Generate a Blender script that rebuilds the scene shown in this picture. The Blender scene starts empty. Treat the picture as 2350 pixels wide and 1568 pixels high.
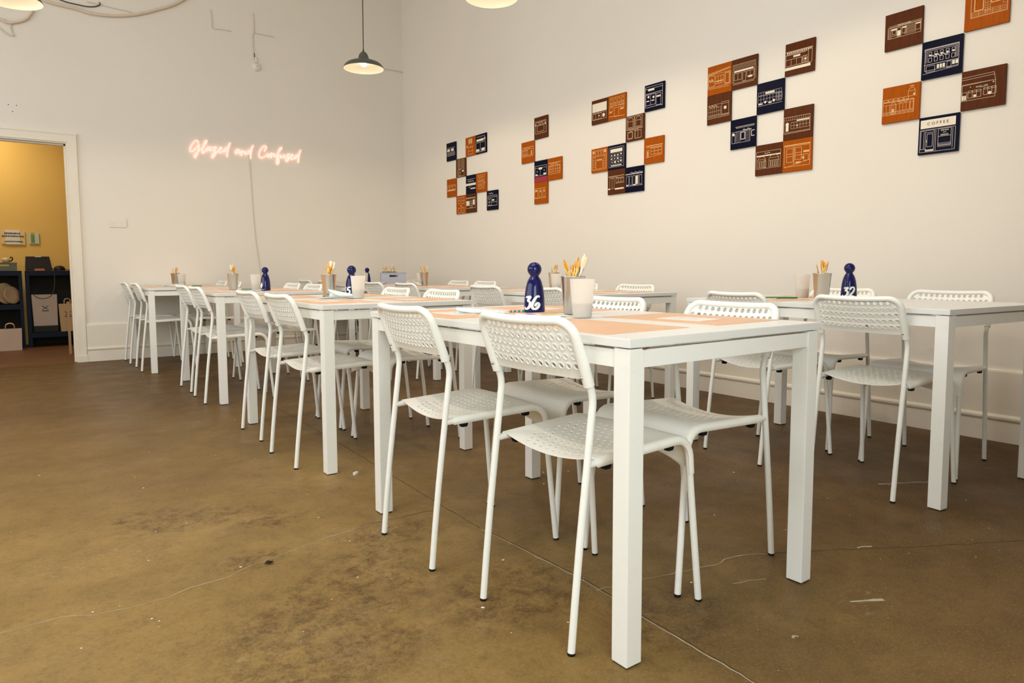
import bpy, bmesh, math, random
from math import sin, cos, pi, radians as rad
from mathutils import Vector, Matrix
from mathutils.geometry import delaunay_2d_cdt

random.seed(7)
SC = bpy.context.scene
COL = SC.collection

# ------------------------------------------------------------------ camera
CAM_H = 0.8689
cam_d = bpy.data.cameras.new('camera')
cam_d.sensor_width = 36.0
cam_d.lens = 24.281
cam_d.shift_x = 0.00281
cam_d.shift_y = -0.01699
cam_d.clip_start = 0.05
cam = bpy.data.objects.new('camera', cam_d)
COL.objects.link(cam)
_a, _p, _r = rad(35.8275), rad(4.523), rad(-0.2151)
_right = Vector((cos(_a), -sin(_a), 0))
_flat = Vector((sin(_a), cos(_a), 0))
_fwd = _flat * cos(_p) + Vector((0, 0, -sin(_p)))
_up = _flat * sin(_p) + Vector((0, 0, cos(_p)))
_r2 = _right * cos(_r) + _up * sin(_r)
_u2 = -_right * sin(_r) + _up * cos(_r)
cam.matrix_world = Matrix(((_r2.x, _u2.x, -_fwd.x, 0), (_r2.y, _u2.y, -_fwd.y, 0),
                           (_r2.z, _u2.z, -_fwd.z, CAM_H), (0, 0, 0, 1)))
SC.camera = cam

# ------------------------------------------------------------------ world, view, main lights
world = bpy.data.worlds.new('world')
SC.world = world
world.use_nodes = True
world.node_tree.nodes['Background'].inputs[0].default_value = (0.75, 0.85, 1.0, 1)
world.node_tree.nodes['Background'].inputs[1].default_value = 0.6
SC.view_settings.view_transform = 'Standard'
SC.view_settings.look = 'None'
SC.view_settings.exposure = 0.17
SC.view_settings.gamma = 1.0
SC.view_settings.use_curve_mapping = False
SC.cycles.max_bounces = 6
SC.cycles.diffuse_bounces = 4
SC.cycles.glossy_bounces = 3
SC.cycles.transmission_bounces = 4
SC.cycles.transparent_max_bounces = 8
SC.cycles.use_adaptive_sampling = True
SC.cycles.adaptive_threshold = 0.08
SC.cycles.sample_clamp_indirect = 6.0
SC.cycles.caustics_reflective = False
SC.cycles.caustics_refractive = False


def area(name, loc, rot, sx, sy, watts, col):
    l = bpy.data.lights.new(name, 'AREA')
    l.shape = 'RECTANGLE'
    l.size, l.size_y = sx, sy
    l.energy = watts
    l.color = col
    o = bpy.data.objects.new(name, l)
    o.location = loc
    o.rotation_euler = rot
    COL.objects.link(o)
    return o


# daylight through the windows of the two walls behind the photographer
area('front_window_daylight', (-0.45, -1.14, 1.55), (rad(90), 0, 0), 2.0, 1.9, 66, (0.88, 1.0, 1.0))
area('left_window_daylight', (-3.12, 3.75, 2.3), (0, rad(-90), 0), 2.2, 6.2, 106, (1.0, 0.99, 0.96))
area('added_ceiling_fill', (0.2, 2.1, 4.56), (0, 0, 0), 3.4, 3.0, 66, (1.0, 0.98, 0.94))  # fill light added under the ceiling to brighten floor and seats from above
area('back_room_added_fill', (-0.35, 9.25, 2.75), (0, 0, 0), 0.6, 0.6, 20, (1.0, 0.88, 0.66))  # unseen area light added to brighten the yellow room

# ------------------------------------------------------------------ materials
MATS = {}


def nd(nt, t, **kw):
    n = nt.nodes.new(t)
    for k, v in kw.items():
        setattr(n, k, v)
    return n


def mat(name, col, rough=0.5, metal=0.0, var=0.0, scale=20.0, bump=0.0, bscale=200.0, spec=0.5, coat=0.0,
        emit=None, estr=0.0, trans=0.0, dirt=None, dirt_scale=6.0, dirt_amt=0.0, stretch=None):
    m = bpy.data.materials.new(name)
    m.use_nodes = True
    nt = m.node_tree
    b = nt.nodes['Principled BSDF']
    b.inputs['Base Color'].default_value = (*col, 1)
    b.inputs['Roughness'].default_value = rough
    b.inputs['Metallic'].default_value = metal
    b.inputs['Specular IOR Level'].default_value = spec
    b.inputs['Coat Weight'].default_value = coat
    b.inputs['Transmission Weight'].default_value = trans
    if emit:
        b.inputs['Emission Color'].default_value = (*emit, 1)
        b.inputs['Emission Strength'].default_value = estr
    tc = nd(nt, 'ShaderNodeTexCoord')
    last = None
    if var > 0:
        n = nd(nt, 'ShaderNodeTexNoise')
        n.inputs['Scale'].default_value = scale
        n.inputs['Detail'].default_value = 4
        nt.links.new(tc.outputs['Object'], n.inputs['Vector'])
        if stretch:
            mp = nd(nt, 'ShaderNodeMapping')
            mp.inputs['Scale'].default_value = stretch
            nt.links.new(tc.outputs['Object'], mp.inputs[0])
            nt.links.new(mp.outputs[0], n.inputs['Vector'])
        mx = nd(nt, 'ShaderNodeMix', data_type='RGBA')
        mx.inputs[6].default_value = (*[c * (1 - var) for c in col], 1)
        mx.inputs[7].default_value = (*[min(1, c * (1 + var)) for c in col], 1)
        nt.links.new(n.outputs['Fac'], mx.inputs[0])
        last = mx.outputs[2]
    if dirt:
        n = nd(nt, 'ShaderNodeTexNoise')
        n.inputs['Scale'].default_value = dirt_scale
        n.inputs['Detail'].default_value = 8
        n.inputs['Roughness'].default_value = 0.7
        nt.links.new(tc.outputs['Object'], n.inputs['Vector'])
        r = nd(nt, 'ShaderNodeMapRange')
        r.inputs[1].default_value = 0.55
        r.inputs[2].default_value = 0.8
        r.inputs[4].default_value = dirt_amt
        nt.links.new(n.outputs['Fac'], r.inputs[0])
        mx = nd(nt, 'ShaderNodeMix', data_type='RGBA')
        nt.links.new(r.outputs[0], mx.inputs[0])
        if last:
            nt.links.new(last, mx.inputs[6])
        else:
            mx.inputs[6].default_value = (*col, 1)
        mx.inputs[7].default_value = (*dirt, 1)
        last = mx.outputs[2]
    if last:
        nt.links.new(last, b.inputs['Base Color'])
    if bump > 0:
        n = nd(nt, 'ShaderNodeTexNoise')
        n.inputs['Scale'].default_value = bscale
        n.inputs['Detail'].default_value = 5
        nt.links.new(tc.outputs['Object'], n.inputs['Vector'])
        bp = nd(nt, 'ShaderNodeBump')
        bp.inputs['Strength'].default_value = bump
        bp.inputs['Distance'].default_value = 0.01
        nt.links.new(n.outputs['Fac'], bp.inputs['Height'])
        nt.links.new(bp.outputs[0], b.inputs['Normal'])
    MATS[name] = m
    return m


mat('wall_paint', (0.79, 0.742, 0.665), 0.75, var=0.025, scale=1.6, bump=0.06, bscale=30, spec=0.25)
mat('trim_paint', (0.78, 0.715, 0.605), 0.42, var=0.03, scale=3, bump=0.04, bscale=60, dirt=(0.42, 0.34, 0.25), dirt_scale=9, dirt_amt=0.18)
mat('ceiling_paint', (0.78, 0.72, 0.62), 0.9)
mat('yellow_paint', (0.80, 0.53, 0.14), 0.7, var=0.05, scale=2.5, bump=0.05, bscale=40)
mat('white_tube', (0.85, 0.845, 0.80), 0.32, dirt=(0.34, 0.31, 0.26), dirt_scale=26, dirt_amt=0.22)
mat('white_plastic', (0.87, 0.86, 0.80), 0.45, var=0.02, scale=14, dirt=(0.46, 0.42, 0.34), dirt_scale=11, dirt_amt=0.2)
mat('seat_plastic', (0.88, 0.86, 0.79), 0.45, var=0.03, scale=14, dirt=(0.42, 0.37, 0.28), dirt_scale=9, dirt_amt=0.3)
mat('table_white', (0.835, 0.83, 0.79), 0.34, var=0.015, scale=9, dirt=(0.38, 0.35, 0.30), dirt_scale=24, dirt_amt=0.13)
mat('table_top', (0.755, 0.755, 0.735), 0.30, var=0.012, scale=9, dirt=(0.5, 0.44, 0.38), dirt_scale=14, dirt_amt=0.10)
mat('black_rubber', (0.004, 0.004, 0.005), 0.6, spec=0.2)
mat('kraft_paper', (0.72, 0.43, 0.255), 0.38, var=0.10, scale=18, spec=0.5)
mat('white_card', (0.84, 0.80, 0.76), 0.45, var=0.02, scale=12)
mat('grey_ink', (0.42, 0.42, 0.44), 0.6)
mat('navy_glaze', (0.002, 0.004, 0.075), 0.08, spec=0.4, var=0.15, scale=30)
mat('white_glaze', (0.82, 0.82, 0.78), 0.35)
mat('steel', (0.62, 0.58, 0.52), 0.26, metal=1.0, var=0.06, scale=8)
mat('steel_dark', (0.35, 0.33, 0.30), 0.35, metal=1.0)
mat('brass', (0.85, 0.55, 0.18), 0.25, metal=0.9)
mat('silver', (0.75, 0.73, 0.70), 0.25, metal=0.95)
mat('bristle_orange', (0.80, 0.36, 0.05), 0.6, var=0.25, scale=120)
mat('bristle_pale', (0.82, 0.70, 0.48), 0.6, var=0.15, scale=120)
mat('bristle_green', (0.03, 0.25, 0.17), 0.6)
mat('handle_yellow', (0.80, 0.50, 0.16), 0.35, var=0.1, scale=40)
mat('handle_clear', (0.80, 0.78, 0.72), 0.2)
mat('pencil_green', (0.02, 0.23, 0.13), 0.4)
mat('pencil_pink', (0.75, 0.35, 0.30), 0.5)
mat('lamp_metal', (0.10, 0.10, 0.085), 0.38, metal=0.3, var=0.1, scale=12)
mat('lamp_enamel', (0.88, 0.84, 0.72), 0.35)
mat('lamp_cord', (0.035, 0.03, 0.025), 0.6)
mat('bulb_glow', (1, 1, 1), 0.4, emit=(1.0, 0.84, 0.58), estr=24)
mat('neon_glow', (0.2, 0.15, 0.14), 0.4, emit=(1.0, 0.75, 0.66), estr=0.86)
mat('halo_tube_glow', (0.2, 0.1, 0.1), 0.4, emit=(1.0, 0.34, 0.24), estr=4.0)
mat('wall_cable', (0.68, 0.61, 0.50), 0.6)
mat('dark_cable', (0.05, 0.045, 0.04), 0.6)
mat('tan_hose', (0.70, 0.57, 0.44), 0.55, var=0.12, scale=18)
mat('socket_plastic', (0.76, 0.72, 0.65), 0.35)
mat('basket_grey', (0.42, 0.44, 0.52), 0.5)
mat('basket_green', (0.13, 0.15, 0.09), 0.5)
mat('shelf_blue', (0.0015, 0.008, 0.026), 0.45, var=0.2, scale=10, spec=0.15)
mat('shelf_board', (0.022, 0.022, 0.018), 0.7, spec=0.2)
mat('bag_paper', (0.66, 0.55, 0.47), 0.7, var=0.06, scale=8, bump=0.25, bscale=14)
mat('bag_kraft', (0.58, 0.42, 0.24), 0.7, var=0.06, scale=12)
mat('box_black', (0.012, 0.010, 0.009), 0.5, spec=0.25)
mat('tool_orange', (0.62, 0.16, 0.03), 0.5)
mat('mug_cream', (0.72, 0.55, 0.34), 0.4)
mat('plate_cream', (0.62, 0.46, 0.28), 0.5)
mat('sign_paper', (0.80, 0.74, 0.64), 0.7)
mat('sign_sheet', (0.74, 0.58, 0.30), 0.7)
mat('ink_black', (0.03, 0.03, 0.035), 0.6)
mat('ink_navy', (0.03, 0.035, 0.12), 0.6)
mat('card_green', (0.15, 0.28, 0.08), 0.6)
mat('card_pale', (0.55, 0.62, 0.50), 0.6)
mat('card_amber', (0.65, 0.33, 0.03), 0.6)
mat('leaflet_pink', (0.72, 0.36, 0.38), 0.4)
mat('leaflet_blue', (0.10, 0.13, 0.35), 0.4)
mat('leaflet_lime', (0.62, 0.62, 0.25), 0.4)
mat('tracing_paper', (0.72, 0.77, 0.74), 0.35)
mat('crack_dark', (0.050, 0.032, 0.018), 0.8)
mat('crack_pale', (0.46, 0.39, 0.28), 0.8, var=0.3, scale=30)
mat('paint_spot', (0.74, 0.68, 0.58), 0.6)
mat('leaf_dry', (0.05, 0.025, 0.015), 0.7)
mat('tile_orange', (0.36, 0.078, 0.003), 0.5, var=0.30, scale=9, spec=0.05, stretch=(7, 1, 1))
mat('tile_brown', (0.092, 0.027, 0.009), 0.5, var=0.40, scale=9, spec=0.05, stretch=(7, 1, 1))
mat('tile_navy', (0.0022, 0.0035, 0.016), 0.4, var=0.3, scale=9, spec=0.06)
mat('tile_red', (0.30, 0.012, 0.035), 0.3)
mat('line_orange', (0.72, 0.42, 0.17), 0.6)
mat('line_brown', (0.55, 0.40, 0.23), 0.6)
mat('line_navy', (0.50, 0.43, 0.42), 0.6)
mat('line_cream', (0.80, 0.72, 0.58), 0.6)
mat('wood_batten', (0.40, 0.27, 0.12), 0.6)

# frosted plastic of the water cups
m = bpy.data.materials.new('frosted_plastic')
m.use_nodes = True
nt = m.node_tree
nt.nodes.remove(nt.nodes['Principled BSDF'])
out = nt.nodes['Material Output']
d = nd(nt, 'ShaderNodeBsdfPrincipled')
d.inputs['Base Color'].default_value = (0.93, 0.90, 0.86, 1)
d.inputs['Roughness'].default_value = 0.45
tl = nd(nt, 'ShaderNodeBsdfTranslucent')
tl.inputs['Color'].default_value = (0.95, 0.92, 0.88, 1)
tp = nd(nt, 'ShaderNodeBsdfTransparent')
tp.inputs['Color'].default_value = (0.99, 0.98, 0.96, 1)
m1 = nd(nt, 'ShaderNodeMixShader')
m1.inputs[0].default_value = 0.45
nt.links.new(d.outputs[0], m1.inputs[1])
nt.links.new(tl.outputs[0], m1.inputs[2])
m2 = nd(nt, 'ShaderNodeMixShader')
m2.inputs[0].default_value = 0.36
nt.links.new(m1.outputs[0], m2.inputs[1])
nt.links.new(tp.outputs[0], m2.inputs[2])
nt.links.new(m2.outputs[0], out.inputs[0])
MATS['frosted_plastic'] = m

mat('paint_water', (0.60, 0.56, 0.50), 0.3, var=0.2, scale=90)

# polished, stained concrete floor
m = bpy.data.materials.new('floor_concrete')
m.use_nodes = True
nt = m.node_tree
b = nt.nodes['Principled BSDF']
tc = nd(nt, 'ShaderNodeTexCoord')


def noise(scale, detail=6, rough=0.6, dist=0.0, vec=None):
    n = nd(nt, 'ShaderNodeTexNoise')
    n.inputs['Scale'].default_value = scale
    n.inputs['Detail'].default_value = detail
    n.inputs['Roughness'].default_value = rough
    n.inputs['Distortion'].default_value = dist
    nt.links.new(vec or tc.outputs['Object'], n.inputs['Vector'])
    return n.outputs['Fac']


def mrange(src, a, b_, c=0.0, e=1.0):
    n = nd(nt, 'ShaderNodeMapRange')
    for i, v in enumerate((a, b_, c, e)):
        n.inputs[i + 1].default_value = v
    nt.links.new(src, n.inputs[0])
    return n.outputs[0]


def mixc(fac, A, B):
    n = nd(nt, 'ShaderNodeMix', data_type='RGBA')
    if isinstance(fac, float):
        n.inputs[0].default_value = fac
    else:
        nt.links.new(fac, n.inputs[0])
    for i, v in ((6, A), (7, B)):
        if isinstance(v, tuple):
            n.inputs[i].default_value = (*v, 1)
        else:
            nt.links.new(v, n.inputs[i])
    return n.outputs[2]


def mathn(op, a, b_):
    n = nd(nt, 'ShaderNodeMath', operation=op)
    for i, v in enumerate((a, b_)):
        if isinstance(v, float):
            n.inputs[i].default_value = v
        else:
            nt.links.new(v, n.inputs[i])
    return n.outputs[0]


c0 = mixc(mrange(noise(1.1, 8, 0.65, 0.6), 0.3, 0.7), (0.205, 0.122, 0.034), (0.330, 0.215, 0.074))
c1 = mixc(mrange(noise(5.5, 12, 0.8, 0.3), 0.42, 0.72, 0.0, 0.65), c0, (0.130, 0.080, 0.028))
c2 = mixc(mrange(noise(2.3, 12, 0.78, 0.4), 0.58, 0.78, 0.0, 0.75), c1, (0.285, 0.215, 0.118))
c3 = mixc(mrange(noise(17, 10, 0.8, 0.6), 0.50, 0.70, 0.0, 0.5), c2, (0.115, 0.068, 0.024))
c3 = mixc(mrange(noise(48, 8, 0.8), 0.52, 0.72, 0.0, 0.5), c3, (0.075, 0.046, 0.020))
c3 = mixc(mrange(noise(150, 4, 0.7), 0.56, 0.72, 0.0, 0.45), c3, (0.34, 0.25, 0.13))


def blob(x, y, rx, ry):
    mp = nd(nt, 'ShaderNodeMapping')
    mp.vector_type = 'TEXTURE'
    mp.inputs['Location'].default_value = (x, y, 0)
    mp.inputs['Scale'].default_value = (rx, ry, 1)
    nt.links.new(tc.outputs['Object'], mp.inputs[0])
    g = nd(nt, 'ShaderNodeTexGradient', gradient_type='SPHERICAL')
    nt.links.new(mp.outputs[0], g.inputs[0])
    return g.outputs['Fac']


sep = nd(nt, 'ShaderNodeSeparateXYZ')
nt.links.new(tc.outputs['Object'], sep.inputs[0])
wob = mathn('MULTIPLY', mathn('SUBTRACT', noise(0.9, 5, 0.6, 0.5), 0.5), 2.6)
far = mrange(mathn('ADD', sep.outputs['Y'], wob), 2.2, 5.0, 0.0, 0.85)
side = mrange(mathn('ADD', sep.outputs['X'], wob), 0.7, 2.3, 0.0, 0.9)  # shade at the right and under the tables put into the floor colour
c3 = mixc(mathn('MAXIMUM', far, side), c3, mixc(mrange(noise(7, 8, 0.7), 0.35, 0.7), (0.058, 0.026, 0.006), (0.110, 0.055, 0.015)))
st = blob(0.50, 2.56, 0.30, 0.13)
for bx in ((0.36, 2.68, 0.20, 0.10), (0.69, 2.40, 0.16, 0.12), (0.54, 2.09, 0.14, 0.10), (0.83, 1.87, 0.22, 0.12), (0.72, 1.72, 0.34, 0.22), (0.55, 1.63, 0.26, 0.18),
           (0.53, 1.43, 0.36, 0.16), (0.98, 2.02, 0.22, 0.14), (1.05, 1.45, 0.30, 0.22), (1.30, 1.12, 0.22, 0.18)):
    st = mathn('MAXIMUM', st, blob(*bx))
stn = mathn('MULTIPLY', mrange(st, 0.0, 0.45), mrange(noise(16, 14, 0.88, 0.15), 0.46, 0.60))
c4 = mixc(mathn('MULTIPLY', stn, 0.85), c3, (0.062, 0.030, 0.010))
stp = blob(0.46, 1.60, 0.14, 0.12)
for bx in ((0.74, 1.59, 0.10, 0.06), (0.90, 2.10, 0.24, 0.10), (1.78, 0.87, 0.16, 0.08), (0.20, 2.35, 0.30, 0.16)):
    stp = mathn('MAXIMUM', stp, blob(*bx))
c4 = mixc(mathn('MULTIPLY', mathn('MULTIPLY', mrange(stp, 0.0, 0.5), mrange(noise(34, 12, 0.88, 0.3), 0.55, 0.63)), 0.7), c4, (0.42, 0.36, 0.25))
vor = nd(nt, 'ShaderNodeTexVoronoi')
vor.inputs['Scale'].default_value = 13
nt.links.new(tc.outputs['Object'], vor.inputs['Vector'])
sp = mathn('MULTIPLY', mrange(vor.outputs['Distance'], 0.045, 0.03), mrange(noise(1.4, 3), 0.5, 0.56))
c4 = mixc(mrange(noise(85, 5, 0.75), 0.50, 0.66, 0.0, 0.42), c4, mixc(0.45, c4, (0.022, 0.012, 0.005)))
c4 = mixc(mrange(noise(170, 3, 0.6), 0.52, 0.66, 0.0, 0.30), c4, mixc(0.5, c4, (0.50, 0.38, 0.22)))
c5 = mixc(mathn('MULTIPLY', sp, 0.8), c4, (0.55, 0.47, 0.36))
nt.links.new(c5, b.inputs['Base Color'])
nt.links.new(mrange(noise(3.1, 6), 0.3, 0.7, 0.36, 0.55), b.inputs['Roughness'])
b.inputs['Specular IOR Level'].default_value = 0.14
bp = nd(nt, 'ShaderNodeBump')
bp.inputs['Strength'].default_value = 0.05
bp.inputs['Distance'].default_value = 0.01
nt.links.new(noise(24, 6), bp.inputs['Height'])
nt.links.new(bp.outputs[0], b.inputs['Normal'])
MATS['floor_concrete'] = m
mat('floor_wood', (0.13, 0.055, 0.018), 0.5, var=0.3, scale=5, bump=0.05, bscale=60)


# ------------------------------------------------------------------ mesh builder
class MB:
    def __init__(s):
        s.v, s.f, s.sm = [], [], []

    def add(s, vs, fs, smooth=False):
        o = len(s.v)
        s.v += [tuple(x) for x in vs]
        s.f += [tuple(i + o for i in f) for f in fs]
        s.sm += [smooth] * len(fs)
        return s

    def box(s, x0, y0, z0, x1, y1, z1, bev=0.0):
        if bev <= 0:
            vs = [(x, y, z) for z in (z0, z1) for y in (y0, y1) for x in (x0, x1)]
            fs = [(0, 2, 3, 1), (4, 5, 7, 6), (0, 1, 5, 4), (2, 6, 7, 3), (0, 4, 6, 2), (1, 3, 7, 5)]
            return s.add(vs, fs)
        bm = bmesh.new()
        bmesh.ops.create_cube(bm, size=1.0)
        for v in bm.verts:
            v.co = Vector(((x0 + x1) / 2 + v.co.x * (x1 - x0), (y0 + y1) / 2 + v.co.y * (y1 - y0), (z0 + z1) / 2 + v.co.z * (z1 - z0)))
        bmesh.ops.bevel(bm, geom=bm.edges[:], offset=bev, segments=2, affect='EDGES', profile=0.7)
        bm.verts.index_update()
        s.add([v.co[:] for v in bm.verts], [[v.index for v in f.verts] for f in bm.faces])
        bm.free()
        return s

    def tube(s, pts, r, n=10, caps=True, closed=False):
        pts = [Vector(p) for p in pts]
        N = len(pts)
        rs = r if isinstance(r, (list, tuple)) else [r] * N
        tans = []
        for i in range(N):
            if closed:
                t = pts[(i + 1) % N] - pts[i - 1]
            else:
                t = pts[min(i + 1, N - 1)] - pts[max(i - 1, 0)]
            tans.append(t.normalized())
        ref = Vector((0, 0, 1)) if abs(tans[0].z) < 0.9 else Vector((1, 0, 0))
        nrm = (ref - tans[0] * ref.dot(tans[0])).normalized()
        vs = []
        for i in range(N):
            nrm = (nrm - tans[i] * nrm.dot(tans[i])).normalized()
            bn = tans[i].cross(nrm)
            for k in range(n):
                a = 2 * pi * k / n
                vs.append(pts[i] + (nrm * cos(a) + bn * sin(a)) * rs[i])
        fs = []
        for i in range(N if closed else N - 1):
            j = (i + 1) % N
            for k in range(n):
                fs.append((i * n + k, i * n + (k + 1) % n, j * n + (k + 1) % n, j * n + k))
        s.add(vs, fs, True)
        if caps and not closed:
            o = len(s.v) - len(vs)
            s.add(vs[:n], [tuple(range(n))[::-1]])
            s.add(vs[-n:], [tuple(range(n))])
        return s

    def lathe(s, prof, n=24, cx=0, cy=0, cz=0, close=False):
        vs = [(cx + r * cos(2 * pi * k / n), cy + r * sin(2 * pi * k / n), cz + z) for r, z in prof for k in range(n)]
        fs = []
        for i in range(len(prof) - 1):
            for k in range(n):
                fs.append((i * n + k, i * n + (k + 1) % n, (i + 1) * n + (k + 1) % n, (i + 1) * n + k))
        return s.add(vs, fs, True)

    def disc(s, r, z, n=24, cx=0, cy=0, flip=False):
        vs = [(cx + r * cos(2 * pi * k / n), cy + r * sin(2 * pi * k / n), z) for k in range(n)]
        f = tuple(range(n))
        return s.add(vs, [f[::-1] if flip else f])

    def prism(s, poly, z0, z1):
        n = len(poly)
        vs = [(x, y, z0) for x, y in poly] + [(x, y, z1) for x, y in poly]
        fs = [tuple(range(n))[::-1], tuple(range(n, 2 * n))] + [(i, (i + 1) % n, n + (i + 1) % n, n + i) for i in range(n)]
        return s.add(vs, fs)

    def xf(s, M):
        s.v = [tuple(M @ Vector(v)) for v in s.v]
        return s

    def mesh(s, name, mt):
        me = bpy.data.meshes.new(name)
        me.from_pydata(s.v, [], s.f)
        me.polygons.foreach_set('use_smooth', s.sm)
        me.materials.append(MATS[mt])
        me.update()
        return me

    def build(s, name, mt, parent=None, loc=None, rotz=0.0):
        return link(name, s.mesh(name, mt), parent, loc, rotz)


def link(name, data, parent=None, loc=None, rotz=0.0):
    o = bpy.data.objects.new(name, data)
    COL.objects.link(o)
    if parent:
        o.parent = parent
    if loc:
        o.location = loc
    if rotz:
        o.rotation_euler = (0, 0, rotz)
    return o


def tag(o, label=None, cat=None, group=None, kind=None):
    if label:
        o['label'] = label
    if cat:
        o['category'] = cat
    if group:
        o['group'] = group
    if kind:
        o['kind'] = kind
    return o


def empty(name, loc=(0, 0, 0), rotz=0.0):
    return link(name, None, None, loc, rotz)


def copy_tree(o, parent=None):
    c = o.copy()
    COL.objects.link(c)
    c.parent = parent
    for ch in list(o.children):
        copy_tree(ch, c)
    return c


def crom(pts, n=6):
    """Catmull-Rom through the points"""
    P = [Vector(p) for p in pts]
    out = []
    for i in range(len(P) - 1):
        p0, p1, p2, p3 = P[max(i - 1, 0)], P[i], P[i + 1], P[min(i + 2, len(P) - 1)]
        for k in range(n):
            t = k / n
            out.append(0.5 * ((2 * p1) + (p2 - p0) * t + (2 * p0 - 5 * p1 + 4 * p2 - p3) * t * t + (3 * p1 - p0 - 3 * p2 + p3) * t ** 3))
    out.append(P[-1])
    return out


# ------------------------------------------------------------------ the room
WR, WB, WT = 4.0, 7.732, 0.14
XL, YF, HC = -3.2, -1.2, 4.6
DX0, DX1, DZ = -0.44, 0.487, 2.055


def struct(o, label=None):
    o['kind'] = 'structure'
    if label:
        o['label'] = label
    return o


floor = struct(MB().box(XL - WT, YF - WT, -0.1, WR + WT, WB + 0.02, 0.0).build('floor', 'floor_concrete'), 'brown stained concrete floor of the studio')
struct(MB().box(-1.6, WB + 0.02, -0.1, 2.2, 10.1, -0.001).build('floor_back_room', 'floor_wood'), 'dark brown floor of the room behind the doorway')
w = MB().box(XL - WT, YF - WT, HC, WR + WT, 0.6, HC + 0.1).box(XL - WT, 3.6, HC, WR + WT, 10.2, HC + 0.1)
w.box(XL - WT, 0.6, HC, -1.5, 3.6, HC + 0.1).box(1.9, 0.6, HC, WR + WT, 3.6, HC + 0.1)
struct(w.build('ceiling', 'ceiling_paint'), 'pale high ceiling')
f = MB()
for k in range(5):
    yy = 0.6 + 0.735 * k
    f.box(-1.5, yy, HC + 0.02, 1.9, yy + 0.06, HC + 0.09)
f.box(-1.5, 0.6, HC + 0.02, -1.44, 3.6, HC + 0.09).box(1.84, 0.6, HC + 0.02, 1.9, 3.6, HC + 0.09)
struct(f.build('added_skylight_frame', 'trim_paint'), 'skylight in the ceiling above the frame')  # frame added around the ceiling fill light, out of view
struct(MB().box(WR, YF - WT, 0, WR + WT, WB + WT, HC).build('wall_right', 'wall_paint'), 'cream wall hung with the shopfront tiles')
w = MB()
w.box(DX1 + 0.045, WB, 0, WR, WB + WT, HC)
w.box(XL - WT, WB, 0, DX0 - 0.045, WB + WT, HC)
w.box(DX0 - 0.045, WB, DZ + 0.045, DX1 + 0.045, WB + WT, HC)
struct(w.build('wall_back', 'wall_paint'), 'cream end wall with the pink neon sign')
# left wall with a long window, front wall with a window, both out of view behind the camera
w = MB()
w.box(XL - WT, YF - WT, 0, XL, 0.65, HC).box(XL - WT, 6.85, 0, XL, WB, HC)
w.box(XL - WT, 0.65, 0, XL, 6.85, 1.2).box(XL - WT, 0.65, 3.4, XL, 6.85, HC)
struct(w.build('wall_left', 'wall_paint'), 'cream wall left of the photographer')
w = MB()
w.box(XL, YF - WT, 0, -1.45, YF, HC).box(0.55, YF - WT, 0, WR, YF, HC)
w.box(-1.45, YF - WT, 0, 0.55, YF, 0.6).box(-1.45, YF - WT, 2.5, 0.55, YF, HC)
struct(w.build('wall_front', 'wall_paint'), 'cream wall behind the photographer')
for nm, (x0, y0, x1, y1, z0, z1) in {'window_1': (XL - 0.09, 0.65, XL - 0.03, 6.85, 1.2, 3.4), 'window_2': (-1.45, YF - 0.09, 0.55, YF - 0.03, 0.6, 2.5)}.items():
    t = struct(empty(nm, (0, 0, 0)), 'white framed daylight window behind the photographer')
    f = MB()
    along_y = (y1 - y0) > (x1 - x0)
    n = 4
    for k in range(n + 1):
        if along_y:
            yy = y0 + (y1 - y0) * k / n
            f.box(x0, max(y0, yy - 0.03), z0, x1, min(y1, yy + 0.03), z1)
        else:
            xx = x0 + (x1 - x0) * k / n
            f.box(max(x0, xx - 0.03), y0, z0, min(x1, xx + 0.03), y1, z1)
    f.box(x0, y0, z0, x1, y1, z0 + 0.06).box(x0, y0, z1 - 0.06, x1, y1, z1)
    f.build('window_frame', 'trim_paint', t)
# short stub wall added to shade the right edge table's end, out of view
struct(MB().box(1.70, YF, 0, 1.85, 0.12, HC).build('added_shade_wall', 'wall_paint'), 'cream stub wall right of the photographer')
# room behind the doorway
w = MB().box(-1.6, 10.0, 0, 2.2, 10.1, 3.0).box(-1.7, WB + WT, 0, -1.6, 10.1, 3.0).box(2.2, WB + WT, 0, 2.3, 10.1, 3.0).box(-1.7, WB + WT, 2.9, 2.3, 10.1, 3.0)
struct(w.build('wall_back_room', 'yellow_paint'), 'mustard yellow wall seen through the doorway')

# tall two-board skirting with a rounded bead
PROF = [(0, 0.362), (0.012, 0.362), (0.019, 0.356), (0.021, 0.348), (0.021, 0.138), (0.029, 0.134), (0.034, 0.126), (0.034, 0.116),
        (0.030, 0.108), (0.026, 0.105), (0.026, 0.0), (0, 0)]


def skirting(name, pts_fn, length, label):
    n = len(PROF)
    vs = [pts_fn(d_, z_, t_) for t_ in (0, length) for d_, z_ in PROF]
    fs = [(i, (i + 1) % n, n + (i + 1) % n, n + i) for i in range(n)] + [tuple(range(n)), tuple(range(n, 2 * n))[::-1]]
    bm = bmesh.new()
    bv = [bm.verts.new(v) for v in vs]
    for f in fs:
        bm.faces.new([bv[i] for i in f])
    bmesh.ops.recalc_face_normals(bm, faces=bm.faces[:])
    me = bpy.data.meshes.new(name)
    bm.to_mesh(me)
    bm.free()
    me.materials.append(MATS['trim_paint'])
    return struct(link(name, me), label)


skirting('baseboard_right', lambda d_, z_, t_: (WR - d_, YF + t_, z_), WB - YF, 'tall cream skirting board under the tiles')
skirting('baseboard_back', lambda d_, z_, t_: (0.575 + t_, WB - d_, z_), WR - 0.575 - 0.034, 'tall cream skirting board under the neon sign')

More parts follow.
